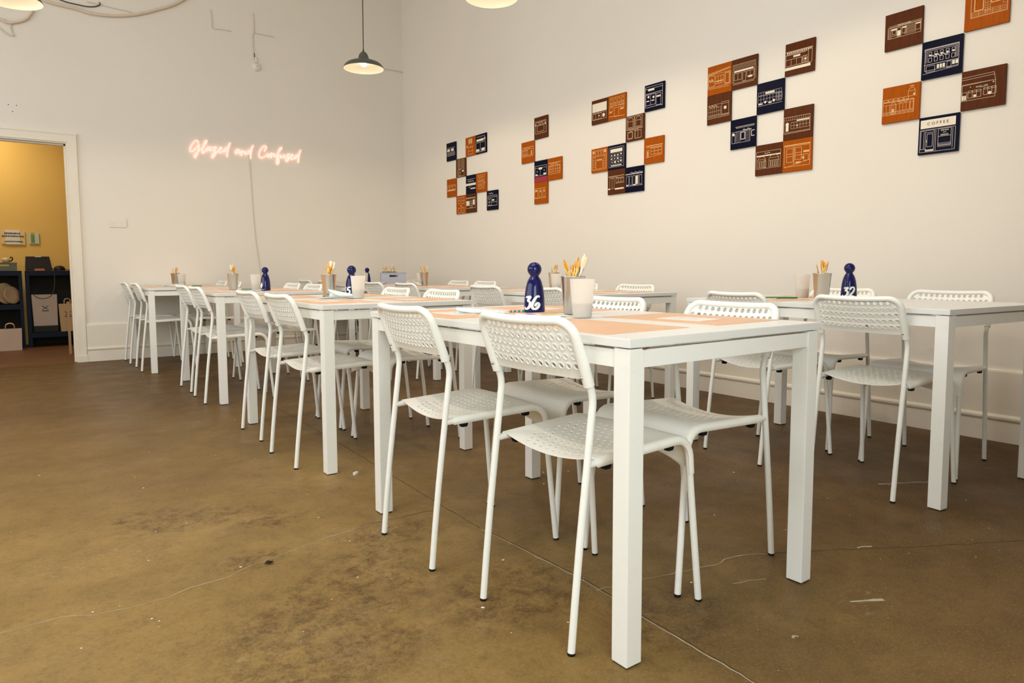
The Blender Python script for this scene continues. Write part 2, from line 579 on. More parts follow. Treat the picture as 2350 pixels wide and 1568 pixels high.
# doorway: jamb lining, stop and architrave
f = MB()
f.box(DX1, WB - 0.004, 0, DX1 + 0.045, WB + WT + 0.01, DZ)
f.box(DX0 - 0.045, WB - 0.004, 0, DX0, WB + WT + 0.01, DZ)
f.box(DX0 - 0.045, WB - 0.004, DZ, DX1 + 0.045, WB + WT + 0.01, DZ + 0.045)
door = struct(f.build('door_1', 'trim_paint'), 'open doorway with a cream painted frame')
f = MB()
f.box(DX1 - 0.014, WB + 0.05, 0, DX1, WB + 0.09, DZ).box(DX0, WB + 0.05, 0, DX0 + 0.014, WB + 0.09, DZ).box(DX0, WB + 0.05, DZ - 0.014, DX1, WB + 0.09, DZ)
f.build('door_stop', 'trim_paint', door)
f = MB()
f.box(DX1 + 0.012, WB - 0.018, 0, DX1 + 0.078, WB, DZ + 0.012).box(DX0 - 0.078, WB - 0.018, 0, DX0 - 0.012, WB, DZ + 0.012)
f.box(DX0 - 0.078, WB - 0.018, DZ + 0.012, DX1 + 0.078, WB, DZ + 0.085)
f.box(DX1 + 0.07, WB - 0.024, 0, DX1 + 0.085, WB, DZ + 0.082).box(DX0 - 0.085, WB - 0.024, DZ + 0.082, DX1 + 0.085, WB, DZ + 0.096)
f.build('architrave', 'trim_paint', door)
MB().box(DX1 + 0.008, WB - 0.03, 0, DX1 + 0.088, WB, 0.06).build('plinth_block', 'trim_paint', door)

# cracks and paint spots of the floor
def ribbon(pts, wd, z=0.0006, jit=0.0):
    P = [Vector((x, y, 0)) for x, y in pts]
    Q = []
    for i in range(len(P) - 1):
        n = max(2, int((P[i + 1] - P[i]).length / 0.025))
        for k in range(n):
            Q.append(P[i].lerp(P[i + 1], k / n) + Vector((random.uniform(-jit, jit), random.uniform(-jit, jit), 0)))
    Q.append(P[-1])
    mb = MB()
    vs = []
    for i, q in enumerate(Q):
        t = (Q[min(i + 1, len(Q) - 1)] - Q[max(i - 1, 0)]).normalized()
        nn = Vector((-t.y, t.x, 0)) * wd * random.uniform(0.35, 1.0) * 0.5
        vs += [(q.x + nn.x, q.y + nn.y, z), (q.x - nn.x, q.y - nn.y, z)]
    return mb.add(vs, [(2 * i, 2 * i + 1, 2 * i + 3, 2 * i + 2) for i in range(len(Q) - 1)])


ribbon([(1.34, 4.4), (1.302, 3.145), (1.263, 2.364), (1.244, 1.899)], 0.0035, jit=0.002).build('crack', 'crack_dark', floor)
ribbon([(1.252, 1.86), (1.264, 1.60), (1.270, 1.394), (1.250, 1.148), (1.221, 0.60)], 0.0036, 0.0005, jit=0.002).build('crack', 'crack_dark', floor)
ribbon([(1.244, 1.88), (1.255, 1.60), (1.262, 1.394), (1.243, 1.148), (1.216, 0.60)], 0.0045, jit=0.0025).build('crack', 'crack_pale', floor)
ribbon([(-0.5, 2.02), (-0.06, 2.013), (0.06, 2.022), (0.13, 1.985), (0.213, 1.972), (0.30, 1.975), (0.36, 2.0), (0.40, 2.005), (0.46, 2.012), (0.52, 2.045), (0.627, 2.075), (0.72, 2.10), (0.80, 2.125), (0.88, 2.135), (0.963, 2.151)], 0.0026, jit=0.003).build('crack', 'crack_pale', floor)
ribbon([(0.90, 2.140), (0.963, 2.151), (1.10, 2.15), (1.215, 2.142)], 0.0028, 0.0005, jit=0.004).build('crack', 'crack_dark', floor)
ribbon([(1.25, 1.33), (1.405, 1.3), (1.52, 1.275), (1.58, 1.262), (1.633, 1.238), (1.70, 1.252), (1.76, 1.241), (1.85, 1.19)], 0.0042, jit=0.005).build('crack', 'crack_pale', floor)
ribbon([(1.80, 1.22), (1.85, 1.19), (2.013, 1.107), (2.30, 0.93), (2.588, 0.778)], 0.003, jit=0.005).build('crack', 'crack_dark', floor)
ribbon([(2.80, 1.335), (2.95, 1.26), (3.05, 1.205)], 0.012, jit=0.008).build('scuff', 'crack_pale', floor)
ribbon([(1.35, 4.35), (2.6, 4.25), (3.9, 4.15)], 0.004, jit=0.003).build('crack', 'crack_dark', floor)
for (xa, ya, xb, yb, wd) in ((1.74, 0.89, 1.82, 0.845, 0.014), (1.58, 1.135, 1.68, 1.10, 0.005), (2.10, 1.06, 2.15, 1.04, 0.008), (1.455, 0.880, 1.472, 0.874, 0.009)):
    ribbon([(xa, ya), ((xa + xb) / 2, (ya + yb) / 2 + 0.004), (xb, yb)], wd, jit=0.003).build('scuff', 'crack_pale', floor)
sp = MB()
for k in range(260):
    x, y = random.uniform(-0.3, 3.6), random.uniform(0.7, 6.5)
    r = random.choice((0.0012, 0.0015, 0.002, 0.002, 0.003, 0.003, 0.0045))
    a0 = random.uniform(0, 6)
    sp.add([(x + r * random.uniform(.6, 1.3) * cos(a0 + 2 * pi * i / 7), y + r * random.uniform(.6, 1.3) * sin(a0 + 2 * pi * i / 7), 0.0012) for i in range(7)], [tuple(range(7))])
o = sp.build('paint_spots', 'paint_spot', floor)
o['kind'] = 'stuff'

# ------------------------------------------------------------------ dining tables
TH, TW, TL = 0.7234, 0.737, 1.25


def make_table():
    root = empty('table')
    hx, hy = TW / 2, TL / 2
    MB().box(-hx, -hy, TH - 0.020, hx, hy, TH, 0.0022).build('tabletop', 'table_top', root)
    lw, ins = 0.046, 0.004
    leg = MB().box(-lw / 2, -lw / 2, 0.0035, lw / 2, lw / 2, TH - 0.0225, 0.0025).mesh('leg', 'table_white')
    glide = MB().box(-lw / 2 + 0.003, -lw / 2 + 0.003, 0.0, lw / 2 - 0.003, lw / 2 - 0.003, 0.004).mesh('glide', 'black_rubber')
    for sx in (-1, 1):
        for sy in (-1, 1):
            p = (sx * (hx - ins - lw / 2), sy * (hy - ins - lw / 2), 0)
            l = link('leg', leg, root, p)
            link('glide', glide, l)
    za, zb = TH - 0.065, TH - 0.026
    al = MB().box(-0.010, -(hy - ins - lw), za, 0.010, hy - ins - lw, zb, 0.0015).mesh('side_rail', 'table_white')
    as_ = MB().box(-(hx - ins - lw), -0.010, za, hx - ins - lw, 0.010, zb, 0.0015).mesh('end_rail', 'table_white')
    for sgn in (-1, 1):
        link('side_rail', al, root, (sgn * (hx - ins - 0.013), 0, 0))
        link('end_rail', as_, root, (0, sgn * (hy - ins - 0.013), 0))
    MB().box(-hx + 0.05, -hy + 0.1, TH - 0.026, -hx + 0.09, hy - 0.1, TH - 0.0202).build('underframe', 'table_white', root)
    MB().box(hx - 0.09, -hy + 0.1, TH - 0.026, hx - 0.05, hy - 0.1, TH - 0.0202).build('underframe', 'table_white', root)
    return root


LT = [(1.402, 1.640, 0.56), (1.422, 3.398, -0.42), (1.438, 5.289, -0.20), (1.307, 7.062, -0.46)]
RT = [(3.072, 1.640, -4.8), (3.008, 3.505, -0.46), (3.045, 5.31, -0.40), (3.08, 7.06, 0.0)]
POS = ['front', 'second', 'third', 'last']
tlabels_L = ['large white table in the foreground, nearest the camera', 'white table behind the foreground table, second in the doorway row',
             'white table third from the front in the doorway row', 'white table touching the neon sign wall, nearest the doorway']
tlabels_R = ['white table at the right picture edge, beside the tiled wall', 'white table second from the front in the tiled wall row',
             'white table third from the front in the tiled wall row', 'white table in the far room corner carrying the grey basket']
table0 = make_table()
TABS = {}
first = True
for row, lst, labs in (('L', LT, tlabels_L), ('R', RT, tlabels_R)):
    for i, (x, y, a) in enumerate(lst):
        t = table0 if first else copy_tree(table0)
        first = False
        t.location = (x, y, 0)
        t.rotation_euler = (0, 0, rad(a))
        tag(t, labs[i], 'table', 'white studio tables')
        TABS[row + str(i)] = t

# rust patch at the front corner of the front table
rb = MB().box(-0.007, -0.0015, 0.001, 0.004, 0.002, 0.0045, 0.0008).box(0.003, -0.001, 0.0025, 0.010, 0.002, 0.0050, 0.0006)
mat('rust', (0.16, 0.05, 0.02), 0.8)
rb.build('rust_chip', 'rust', TABS['L0'], (-TW / 2 + 0.050, -TL / 2 + 0.003, TH - 0.0262))


# ------------------------------------------------------------------ perforated stacking chairs
def sheet(outline, holes, hr, fmap, thick, extra=(), lines=(), ring=None, hn=10):
    """perforated sheet: 2-D outline with round holes, mapped to 3-D by fmap(u, v, h)"""
    pts, edges = [], []

    def loop(ps, close=True):
        o = len(pts)
        pts.extend(Vector(p) for p in ps)
        n = len(ps)
        edges.extend((o + i, o + (i + 1) % n) for i in range(n if close else n - 1))

    loop(outline)
    for ln in lines:
        loop(ln, False)
    rim = {}
    for (hx, hy) in holes:
        loop([(hx + hr * cos(2 * pi * k / hn), hy + hr * sin(2 * pi * k / hn)) for k in range(hn)])
        if ring:
            loop([(hx + ring * cos(2 * pi * k / hn), hy + ring * sin(2 * pi * k / hn)) for k in range(hn)])
    pts.extend(Vector(p) for p in extra)
    res = delaunay_2d_cdt(pts, edges, [], 0, 1e-6)
    V, F = res[0], res[2]
    n = len(outline)

    def inside(p):
        c_ = False
        for i in range(n):
            a, b_ = outline[i], outline[i - 1]
            if (a[1] > p[1]) != (b_[1] > p[1]) and p[0] < (b_[0] - a[0]) * (p[1] - a[1]) / (b_[1] - a[1]) + a[0]:
                c_ = not c_
        return c_
    keep = []
    for f in F:
        c_ = (sum(V[i].x for i in f) / len(f), sum(V[i].y for i in f) / len(f))
        if any((c_[0] - hx) ** 2 + (c_[1] - hy) ** 2 < (hr * 0.93) ** 2 for hx, hy in holes):
            continue
        if not inside(c_):
            continue
        a, b_, c2_ = V[f[0]], V[f[1]], V[f[2]]
        if (b_.x - a.x) * (c2_.y - a.y) - (b_.y - a.y) * (c2_.x - a.x) < 0:
            f = f[::-1]
        keep.append(tuple(f))
    cnt = {}
    for f in keep:
        for i in range(len(f)):
            cnt[(f[i], f[(i + 1) % len(f)])] = 1
    bnd = [(a, b_) for (a, b_) in cnt if (b_, a) not in cnt]
    lift = []
    for p in V:
        l = 0.0
        if ring:
            for hx, hy in holes:
                if (p.x - hx) ** 2 + (p.y - hy) ** 2 < (hr * 1.06) ** 2:
                    l = 0.0016
                    break
        lift.append(l)
    top = [fmap(p.x, p.y, 0.0) for p in V]
    bot = [fmap(p.x, p.y, -thick - l) for p, l in zip(V, lift)]
    mb = MB()
    mb.add(top, keep, True)
    mb.add(bot, [f[::-1] for f in keep], True)
    for a, b_ in bnd:
        mb.add([top[b_], top[a], bot[a], bot[b_]], [(0, 1, 2, 3)])
    return mb


def fillet(p0, c, p1, r, n=7):
    p0, c, p1 = Vector(p0), Vector(c), Vector(p1)
    d0, d1 = (p0 - c).normalized(), (p1 - c).normalized()
    ang = d0.angle(d1)
    t = r / math.tan(ang / 2)
    a, b_ = c + d0 * t, c + d1 * t
    cen = c + (d0 + d1).normalized() * (r / sin(ang / 2))
    out = []
    for k in range(n + 1):
        v = (a - cen).lerp(b_ - cen, k / n).normalized() * r
        out.append(cen + v)
    return out


TR = 0.0090      # tube radius
# side profile, s forward, z up: rail then fillet then front leg
_rail0, _corner, _foot = (0.048, 0.428), (0.397, 0.441), (0.440, 0.0)
_fil = fillet((*_rail0, 0), (*_corner, 0), (*_foot, 0), 0.052)
PATH = [Vector((*_rail0, 0))] + [Vector((0.12, 0.4307, 0)), Vector((0.20, 0.4337, 0)), Vector((0.28, 0.4366, 0))] + _fil
_leg_dir = (Vector((*_foot, 0)) - _fil[-1]).normalized()
PATH += [_fil[-1] + _leg_dir * 0.03, _fil[-1] + _leg_dir * 0.06]
CUM = [0.0]
for i in range(1, len(PATH)):
    CUM.append(CUM[-1] + (PATH[i] - PATH[i - 1]).length)
P_START = 0.026                       # where the seat shell starts on the rail
P_END = CUM[-1] - 0.012
P_FRONT = CUM[4]                      # start of the bend


def path_at(p):
    p = min(max(p, 0), CUM[-1])
    for i in range(1, len(CUM)):
        if p <= CUM[i] or i == len(CUM) - 1:
            t = (p - CUM[i - 1]) / (CUM[i] - CUM[i - 1])
            pos = PATH[i - 1].lerp(PATH[i], t)
            # smooth tangent
            e = 0.006
            break
    return pos


def path_nt(p):
    a, b_ = path_at(max(p - 0.008, 0)), path_at(min(p + 0.008, CUM[-1]))
    t = (b_ - a).normalized()
    return t, Vector((-t.y, t.x, 0))


def half_w(s_, z_):
    if z_ > 0.40:
        return 0.166 + (s_ - 0.05) / 0.35 * 0.012
    return 0.178 + (0.40 - z_) / 0.40 * 0.011


W0, RHO = 0.172, 0.0126


def seat_map(u, v, h):
    """u lateral (unrolled), v along the side rail"""
    pos = path_at(v)
    t, nn = path_nt(v)
    W = half_w(pos.x, max(pos.y, 0.40))
    rho = RHO + h
    if abs(u) <= W0:
        x = u / W0 * W
        k = 1 - (u / W0) ** 2
        fr = min(1, max(0, (P_FRONT + 0.02 - v) / 0.16))
        fr = fr * fr * (3 - 2 * fr)
        sag = (0.016 + 0.008 * max(0, 1 - (v - P_START) / 0.14)) * fr
        off = rho - sag * k
        if v > P_FRONT:
            off = rho + 0.010 * k * min(1, (v - P_FRONT) / 0.06)
        q = pos + nn * off
        return (x, q.x, q.y)
    ph = (abs(u) - W0) / RHO
    sg = 1 if u > 0 else -1
    q = pos + nn * (rho * cos(ph))
    return (sg * (W + rho * sin(ph)), q.x, q.y)


def make_seat():
    arc = RHO * rad(140)
    U = W0 + arc
    bot = [(-U + 2 * U * k / 40, P_START + (0.0 if abs(-U + 2 * U * k / 40) > W0 * 0.9 else 0.010 * 0)) for k in range(41)]

    def pend(u):
        return P_END - 0.035 * max(0, 1 - (u / W0) ** 2) ** 0.8
    ns = 26
    right = [(U, P_START + (pend(U) - P_START) * k / ns) for k in range(1, ns)]
    top = [(U - 2 * U * k / 40, pend(U - 2 * U * k / 40)) for k in range(41)]
    left = [(-U, pend(U) - (pend(U) - P_START) * k / ns) for k in range(1, ns)]
    outline = bot + right + top + left
    lines = []
    for sg in (-1, 1):
        for ph in (0, 28, 56, 84, 112):
            uu = sg * (W0 + RHO * rad(ph))
            lines.append([(uu, P_START + 0.002 + (pend(uu) - P_START - 0.004) * k / ns) for k in range(ns + 1)])
    holes = []
    for r_ in range(11):
        v = 0.050 + r_ * 0.0215
        n = 11 if r_ % 2 == 0 else 10
        if r_ in (0, 10):
            n = 9 if r_ % 2 == 0 else 8
        for k in range(n):
            holes.append(((k - (n - 1) / 2) * 0.0245, v))
    extra = []
    for iu in range(-8, 9):
        for iv in range(26):
            p = (iu * 0.0205, P_START + 0.008 + iv * 0.0165)
            if p[1] < pend(p[0]) - 0.006 and abs(p[0]) < W0 - 0.004 and all((p[0] - a) ** 2 + (p[1] - b_) ** 2 > 0.0085 ** 2 for a, b_ in holes):
                extra.append(p)
    return sheet(outline, holes, 0.0058, seat_map, 0.003, extra, lines, None, 8)


B_BASE, B_TOP = Vector((0.0505, 0.610, 0)), Vector((-0.003, 0.7595, 0))
B_DIR = (B_TOP - B_BASE).normalized()
B_N = Vector((B_DIR.y, -B_DIR.x, 0))      # forward
B_LEN = (B_TOP - B_BASE).length
BW = 0.1675


def back_map(u, v, h):
    k = 1 - min(1, (abs(u) / BW)) ** 2
    bow = k * (0.009 + 0.010 * max(0, v) / B_LEN)
    curl = 0.004 * (v / B_LEN) ** 2
    q = B_BASE + B_DIR * v + B_N * (-bow - curl + 0.004 + h)
    return (u, q.x, q.y)


def make_back():
    # panel
    rc = 0.042
    top = B_LEN
    ol = []
    for k in range(31):
        u = -BW + 2 * BW * k / 30
        ol.append((u, 0.012 + 0.004 * (1 - (u / BW) ** 2)))
    for k in range(1, 6):
        ol.append((BW, 0.012 + (top - rc - 0.012) * k / 6))
    for k in range(9):
        a = pi / 2 * k / 8
        ol.append((BW - rc + rc * cos(a), top - rc + rc * sin(a)))
    for k in range(1, 22):
        ol.append((BW - rc - 2 * (BW - rc) * k / 22, top))
    for k in range(9):
        a = pi / 2 + pi / 2 * k / 8
        ol.append((-BW + rc + rc * cos(a), top - rc + rc * sin(a)))
    for k in range(1, 6):
        ol.append((-BW, top - rc - (top - rc - 0.012) * k / 6))
    holes = []
    for r_ in range(5):
        v = 0.045 + r_ * 0.0240
        n = 14 if r_ < 4 else 12
        for k in range(n):
            holes.append(((k - (n - 1) / 2) * 0.0226, v))
    mb = sheet(ol, holes, 0.0074, back_map, 0.003, (), (), 0.0094, 10)
    # rolled rim and sleeves
    rim = []
    for k in range(8):
        rim.append((-BW, -0.002 + (top - rc + 0.002) * k / 8))
    for k in range(9):
        a = pi - pi / 2 * k / 8
        rim.append((-BW + rc + rc * cos(a), top - rc + rc * sin(a)))
    for k in range(1, 16):
        rim.append((-BW + rc + 2 * (BW - rc) * k / 16, top))
    for k in range(9):
        a = pi / 2 - pi / 2 * k / 8
        rim.append((BW - rc + rc * cos(a), top - rc + rc * sin(a)))
    for k in range(7, -1, -1):
        rim.append((BW, -0.002 + (top - rc + 0.002) * k / 8))
    P, R_ = [], []
    for u, v in rim:
        P.append(Vector(back_map(u, v, -0.002)))
        f = max(0, min(1, (v - 0.06) / 0.09))
        R_.append(0.0132 - 0.0027 * f)
    mb.tube(P, R_, 12)
    return mb


def rear_leg(sg):
    x0, x1 = sg * 0.1675, sg * BW
    p = [(x0, 0.001, 0.006), (x0, 0.012, 0.12), (x0, 0.026, 0.25), (x0, 0.048, 0.428)]
    bend = fillet((0.048, 0.428, 0), (0.0665, 0.580, 0), (*back_map(BW, 0.02, 0)[1:], 0), 0.09, 6)
    p += [(x1, b_.x, b_.y) for b_ in bend] + [back_map(sg * BW, 0.02, -0.002), back_map(sg * BW, 0.06, -0.002)]
    return MB().tube(p, TR, 12)


def front_leg(sg):
    p = []
    for v in PATH:
        p.append((sg * half_w(v.x, v.y), v.x, v.y))
    p[0] = (sg * 0.1665, 0.048, 0.428)
    for z in (0.28, 0.14, 0.006):
        t = (_fil[-1].y - z) / (_fil[-1].y)
        s_ = _fil[-1].x + (0.439 - _fil[-1].x) * t
        p.append((sg * half_w(s_, z), s_, z))
    return MB().tube(p, TR, 12)


def make_chair():
    root = empty('chair')
    for sg in (-1, 1):
        l = rear_leg(sg).build('leg', 'white_tube', root)
        MB().lathe([(0.0, 0.0), (0.0088, 0.0), (0.0095, 0.002), (0.0095, 0.005), (0.0088, 0.0058)], 12, sg * 0.1675, 0.001, 0).build('foot_cap', 'black_rubber', l)
        l = front_leg(sg).build('leg', 'white_tube', root)
        MB().lathe([(0.0, 0.0), (0.0088, 0.0), (0.0095, 0.002), (0.0095, 0.005), (0.0088, 0.0058)], 12, sg * 0.189, 0.439, 0).build('foot_cap', 'black_rubber', l)
    seat = make_seat().build('seat', 'seat_plastic', root)
    for sg in (-1, 1):
        for s_ in (0.112, 0.330):
            zz = 0.428 + (s_ - 0.048) * 0.037
            w_ = half_w(s_, zz) - 0.004
            b_ = MB()
            b_.add([(sg * w_ + dx, s_ + dy * (1.0 if z_ > -0.018 else 0.7), zz + z_) for z_ in (-0.004, -0.016, -0.022) for dx, dy in ((-0.007, -0.0115), (0.007, -0.0115), (0.007, 0.0115), (-0.007, 0.0115))],
                   [(0, 1, 5, 4), (1, 2, 6, 5), (2, 3, 7, 6), (3, 0, 4, 7), (4, 5, 9, 8), (5, 6, 10, 9), (6, 7, 11, 10), (7, 4, 8, 11), (8, 9, 10, 11), (3, 2, 1, 0)])
            b_.build('stacking_stud', 'black_rubber', seat)
    back = make_back().build('backrest', 'white_plastic', root)
    for sg in (-1, 1):
        q = Vector(back_map(sg * BW, 0.022, -0.002))
        MB().lathe([(0.0, 0.003), (0.003, 0.0028), (0.0042, 0.0015), (0.0042, -0.002)], 8).xf(Matrix.Translation(q + Vector((-sg * 0.004, -0.0122, -0.004))) @ Matrix.Rotation(rad(90), 4, 'X')).build('screw', 'steel', back)
    return root


chair0 = make_chair()
ROWNAME = {'L': 'row nearest the doorway', 'R': 'row beside the tiled wall'}
TABNAME = {'L0': 'the foreground table', 'L1': 'the doorway row second table', 'L2': 'the doorway row third table', 'L3': 'the neon wall table',
           'R0': 'the right edge table', 'R1': 'the tiled row second table', 'R2': 'the tiled row third table', 'R3': 'the far corner table'}
# (table, side, which, x, y of the rear feet, turn in degrees)
CH = [
    ('L0', 'n', 0, 0.979, 1.300, 2.6), ('L0', 'n', 1, 0.956, 1.872, -1.6), ('L0', 'f', 0, 1.845, 1.357, -1.5), ('L0', 'f', 1, 1.845, 1.893, 1.0),
    ('L1', 'n', 0, 0.975, 3.120, 0.8), ('L1', 'n', 1, 1.000, 3.719, 0.4), ('L1', 'f', 0, 1.855, 3.174, 0.5), ('L1', 'f', 1, 1.875, 3.748, -1.0),
    ('L2', 'n', 0, 1.000, 4.940, -1.0), ('L2', 'n', 1, 1.014, 5.458, 0.6), ('L2', 'f', 0, 1.875, 5.139, 0.5), ('L2', 'f', 1, 1.875, 5.622, 0.0),
    ('L3', 'n', 0, 0.890, 6.812, -0.5), ('L3', 'n', 1, 0.879, 7.430, 0.0), ('L3', 'f', 0, 1.750, 6.880, 0.5), ('L3', 'f', 1, 1.750, 7.400, 0.0),
    ('R0', 'n', 0, 2.622, 1.366, -1.6), ('R0', 'n', 1, 2.668, 1.945, -8.0), ('R0', 'f', 0, 3.528, 1.398, 4.0), ('R0', 'f', 1, 3.560, 1.925, 0.0),
    ('R1', 'n', 0, 2.545, 3.170, 0.0), ('R1', 'n', 1, 2.545, 3.800, 1.0), ('R1', 'f', 0, 3.480, 3.336, 0.5), ('R1', 'f', 1, 3.480, 3.880, 0.0),
    ('R2', 'n', 0, 2.580, 4.996, 0.5), ('R2', 'n', 1, 2.580, 5.600, 0.0), ('R2', 'f', 0, 3.510, 5.229, 0.0), ('R2', 'f', 1, 3.510, 5.690, 0.5),
    ('R3', 'n', 0, 2.600, 6.800, 0.0), ('R3', 'n', 1, 2.600, 7.370, 0.0), ('R3', 'f', 0, 3.540, 6.690, 0.0), ('R3', 'f', 1, 3.540, 7.300, 0.0),
]
first = True
for tb, side, wh, x, y, turn in CH:
    c = chair0 if first else copy_tree(chair0)
    first = False
    c.location = (x, y, 0)
    c.rotation_euler = (0, 0, rad((-90 if side == 'n' else 90) + turn))
    sd = {'n': 'open floor side' if tb[0] == 'L' else 'aisle side', 'f': 'aisle side' if tb[0] == 'L' else 'tiled wall side'}[side]
    tag(c, 'white perforated chair at %s, %s, %s one' % (TABNAME[tb], sd, ('nearer', 'farther')[wh]), 'chair', 'white perforated stacking chairs')

# ------------------------------------------------------------------ place mats and cards
mat_me = MB().box(-0.147, -0.205, 0, 0.147, 0.205, 0.0012).mesh('place_mat', 'kraft_paper')
card_me = MB().box(-0.052, -0.074, 0, 0.052, 0.074, 0.0009).mesh('instruction_card', 'white_card')
cl = MB()
for k in range(7):
    yy = 0.055 - k * 0.016
    cl.box(-0.040, yy - 0.0012, 0.0009, 0.040 - 0.012 * (k % 3), yy + 0.0012, 0.0011)
line_me = cl.mesh('printed_lines', 'grey_ink')
SIDE = {-1: 'open floor side', 1: 'tiled wall side'}
for key in ('L0', 'L1', 'L2', 'L3', 'R0', 'R1', 'R2', 'R3'):
    t = TABS[key]
    for sx in (-1, 1):
        for sy in (-1, 1):
            M = t.matrix_basis
            jx, jy = random.uniform(-.008, .008), random.uniform(-.015, .015)
            p = Matrix.Translation(t.location) @ t.rotation_euler.to_matrix().to_4x4() @ Vector((sx * 0.198 + jx, sy * 0.325 + jy, TH))
            a = t.rotation_euler.z + rad(random.uniform(-2, 2))
            sd = {'L': {-1: 'open floor side', 1: 'aisle side'}, 'R': {-1: 'aisle side', 1: 'tiled wall side'}}[key[0]][sx]
            end = 'nearer' if sy < 0 else 'farther'
            if key == 'R0' and sy < 0:
                continue
            o = link('place_mat', mat_me, None, p, a)
            tag(o, 'kraft paper mat on %s, %s, %s one' % (TABNAME[key], sd, end), 'place mat', 'kraft paper place mats')
            if (key in ('L0', 'L1', 'R1', 'R0') or (sx < 0)) and (key, sx, sy) != ('L0', -1, -1):
                o2 = link('instruction_card', card_me, None, p + Vector((random.uniform(-.03, .03), random.uniform(-.03, .05) , 0.0013)), a + rad(random.uniform(-6, 6)))
                tag(o2, 'white card on %s, %s, %s one' % (TABNAME[key], sd, end), 'card', 'white cards on the mats')
                link('printed_lines', line_me, o2)

# ------------------------------------------------------------------ table number bottles
BOT = [(0.0, 0.0), (0.031, 0.0), (0.0345, 0.003), (0.0352, 0.010), (0.0347, 0.03), (0.0328, 0.06), (0.0292, 0.085), (0.0240, 0.104), (0.0185, 0.115),
       (0.0150, 0.1195), (0.0140, 0.122), (0.0155, 0.1245)]
for k in range(1, 13):
    a = -0.86 + (pi / 2 + 0.86) * k / 12
    BOT.append((0.0240 * cos(a) if k < 12 else 0.0, 0.1442 + 0.0240 * sin(a)))
bottle_me = MB().lathe(BOT, 32).mesh('number_bottle', 'navy_glaze')


def brad(z):
    for i in range(1, len(BOT)):
        if BOT[i][1] >= z and BOT[i][1] > BOT[i - 1][1]:
            t = (z - BOT[i - 1][1]) / (BOT[i][1] - BOT[i - 1][1])
            return BOT[i - 1][0] + t * (BOT[i][0] - BOT[i - 1][0])
    return 0.034


DIG = {
    '3': [[(.02, .90), (.28, .93), (.56, .98)], [(.56, .98), (.42, .80), (.26, .60)], [(.26, .60), (.46, .58), (.58, .40), (.54, .16), (.34, .0), (.10, .02), (.02, .14)]],
    '6': [[(.60, .92), (.44, 1.0), (.26, .88), (.10, .60), (.03, .30), (.14, .05), (.36, .0), (.56, .14), (.62, .34), (.50, .46), (.36, .36), (.30, .20)]],
    '5': [[(.62, .98), (.40, .95), (.22, .96)], [(.22, .96), (.18, .76), (.12, .56)], [(.12, .56), (.36, .62), (.54, .44), (.50, .16), (.30, .0), (.06, .04)]],
    '2': [[(.06, .72), (.12, .94), (.34, 1.0), (.52, .84), (.46, .58), (.26, .28), (.02, .04)], [(.02, .04), (.22, .12), (.40, .02), (.60, .06)]],
    '4': [[(.42, 1.0), (.24, .66), (.02, .36), (.32, .40), (.62, .44)], [(.52, .72), (.46, .36), (.40, .0)]],
}


def digits_mesh(txt, face):
    mb = MB()
    H, z0 = 0.042, 0.014
    for i, ch in enumerate(txt):
        ox = (i - len(txt) / 2) * 0.0285 + 0.001
        for st in DIG[ch]:
            P = crom([(x, y, 0) for x, y in st], 6)
            vs = []
            for j, q in enumerate(P):
                t = (P[min(j + 1, len(P) - 1)] - P[max(j - 1, 0)]).normalized()
                wd = (0.075 + 0.055 * abs(t.y)) * (0.75 + 0.25 * sin(pi * j / (len(P) - 1)))
                for sg in (-1, 1):
                    x = (q.x - t.y * wd * sg) * H * 0.92 + ox + 0.006 * (q.y - 0.5)
                    z = z0 + (q.y + t.x * wd * sg) * H
                    r = brad(z) + 0.0007
                    a = face + x / 0.034
                    vs.append((r * cos(a), r * sin(a), z))
            mb.add(vs, [(2 * j, 2 * j + 1, 2 * j + 3, 2 * j + 2) for j in range(len(P) - 1)], True)
    return mb


def bottle(x, y, label, num=None, turn=0.0):
    o = link('number_bottle', bottle_me, None, (x, y, TH + 0.0015))
    tag(o, label, 'bottle', 'navy table number bottles')
    if num:
        face = math.atan2(-y, -x) - rad(turn)
        digits_mesh(num, face).build('number', 'white_glaze', o)
    return o


bottle(1.422, 1.824, 'large navy number bottle on the foreground table', '36', 15)
bottle(1.475, 3.470, 'navy number bottle half hidden by a cup, doorway row second table', '35', 56)
bottle(1.500, 5.085, 'navy bottle with round head on the doorway row third table', '34', 78)
bottle(3.180, 1.690, 'navy number bottle on the right edge table', '32', -2)
bottle(3.020, 3.415, 'navy bottle behind the brushes, only its head showing', None)
bottle(3.060, 6.790, 'dark bottle head behind a cup on the far corner table', None)

# ------------------------------------------------------------------ steel pots, water cups, brushes
pot = MB().lathe([(0.0, 0.0), (0.028, 0.0), (0.0295, 0.002), (0.0398, 0.119), (0.0412, 0.1195), (0.0416, 0.121), (0.0408, 0.122), (0.0392, 0.121), (0.0283, 0.004), (0.0, 0.004)], 32)
pot_me = pot.mesh('steel_pot', 'steel')
cup = MB().lathe([(0.0, 0.0), (0.027, 0.0), (0.0285, 0.002), (0.0372, 0.114), (0.0376, 0.115), (0.0366, 0.115), (0.0276, 0.003), (0.0, 0.003)], 32)
cup_me = cup.mesh('water_cup', 'frosted_plastic')


def pot_at(x, y, label, z=TH + 0.0014):
    return tag(link('steel_pot', pot_me, None, (x, y, z)), label, 'pot', 'steel brush pots')


water_me = MB().lathe([(0.0, 0.0042), (0.0270, 0.0042), (0.0302, 0.044), (0.0, 0.044)], 24).mesh('water', 'paint_water')


def cup_at(x, y, label):
    o = tag(link('water_cup', cup_me, None, (x, y, TH + 0.0014)), label, 'cup', 'frosted water cups')
    link('water', water_me, o)
    return o


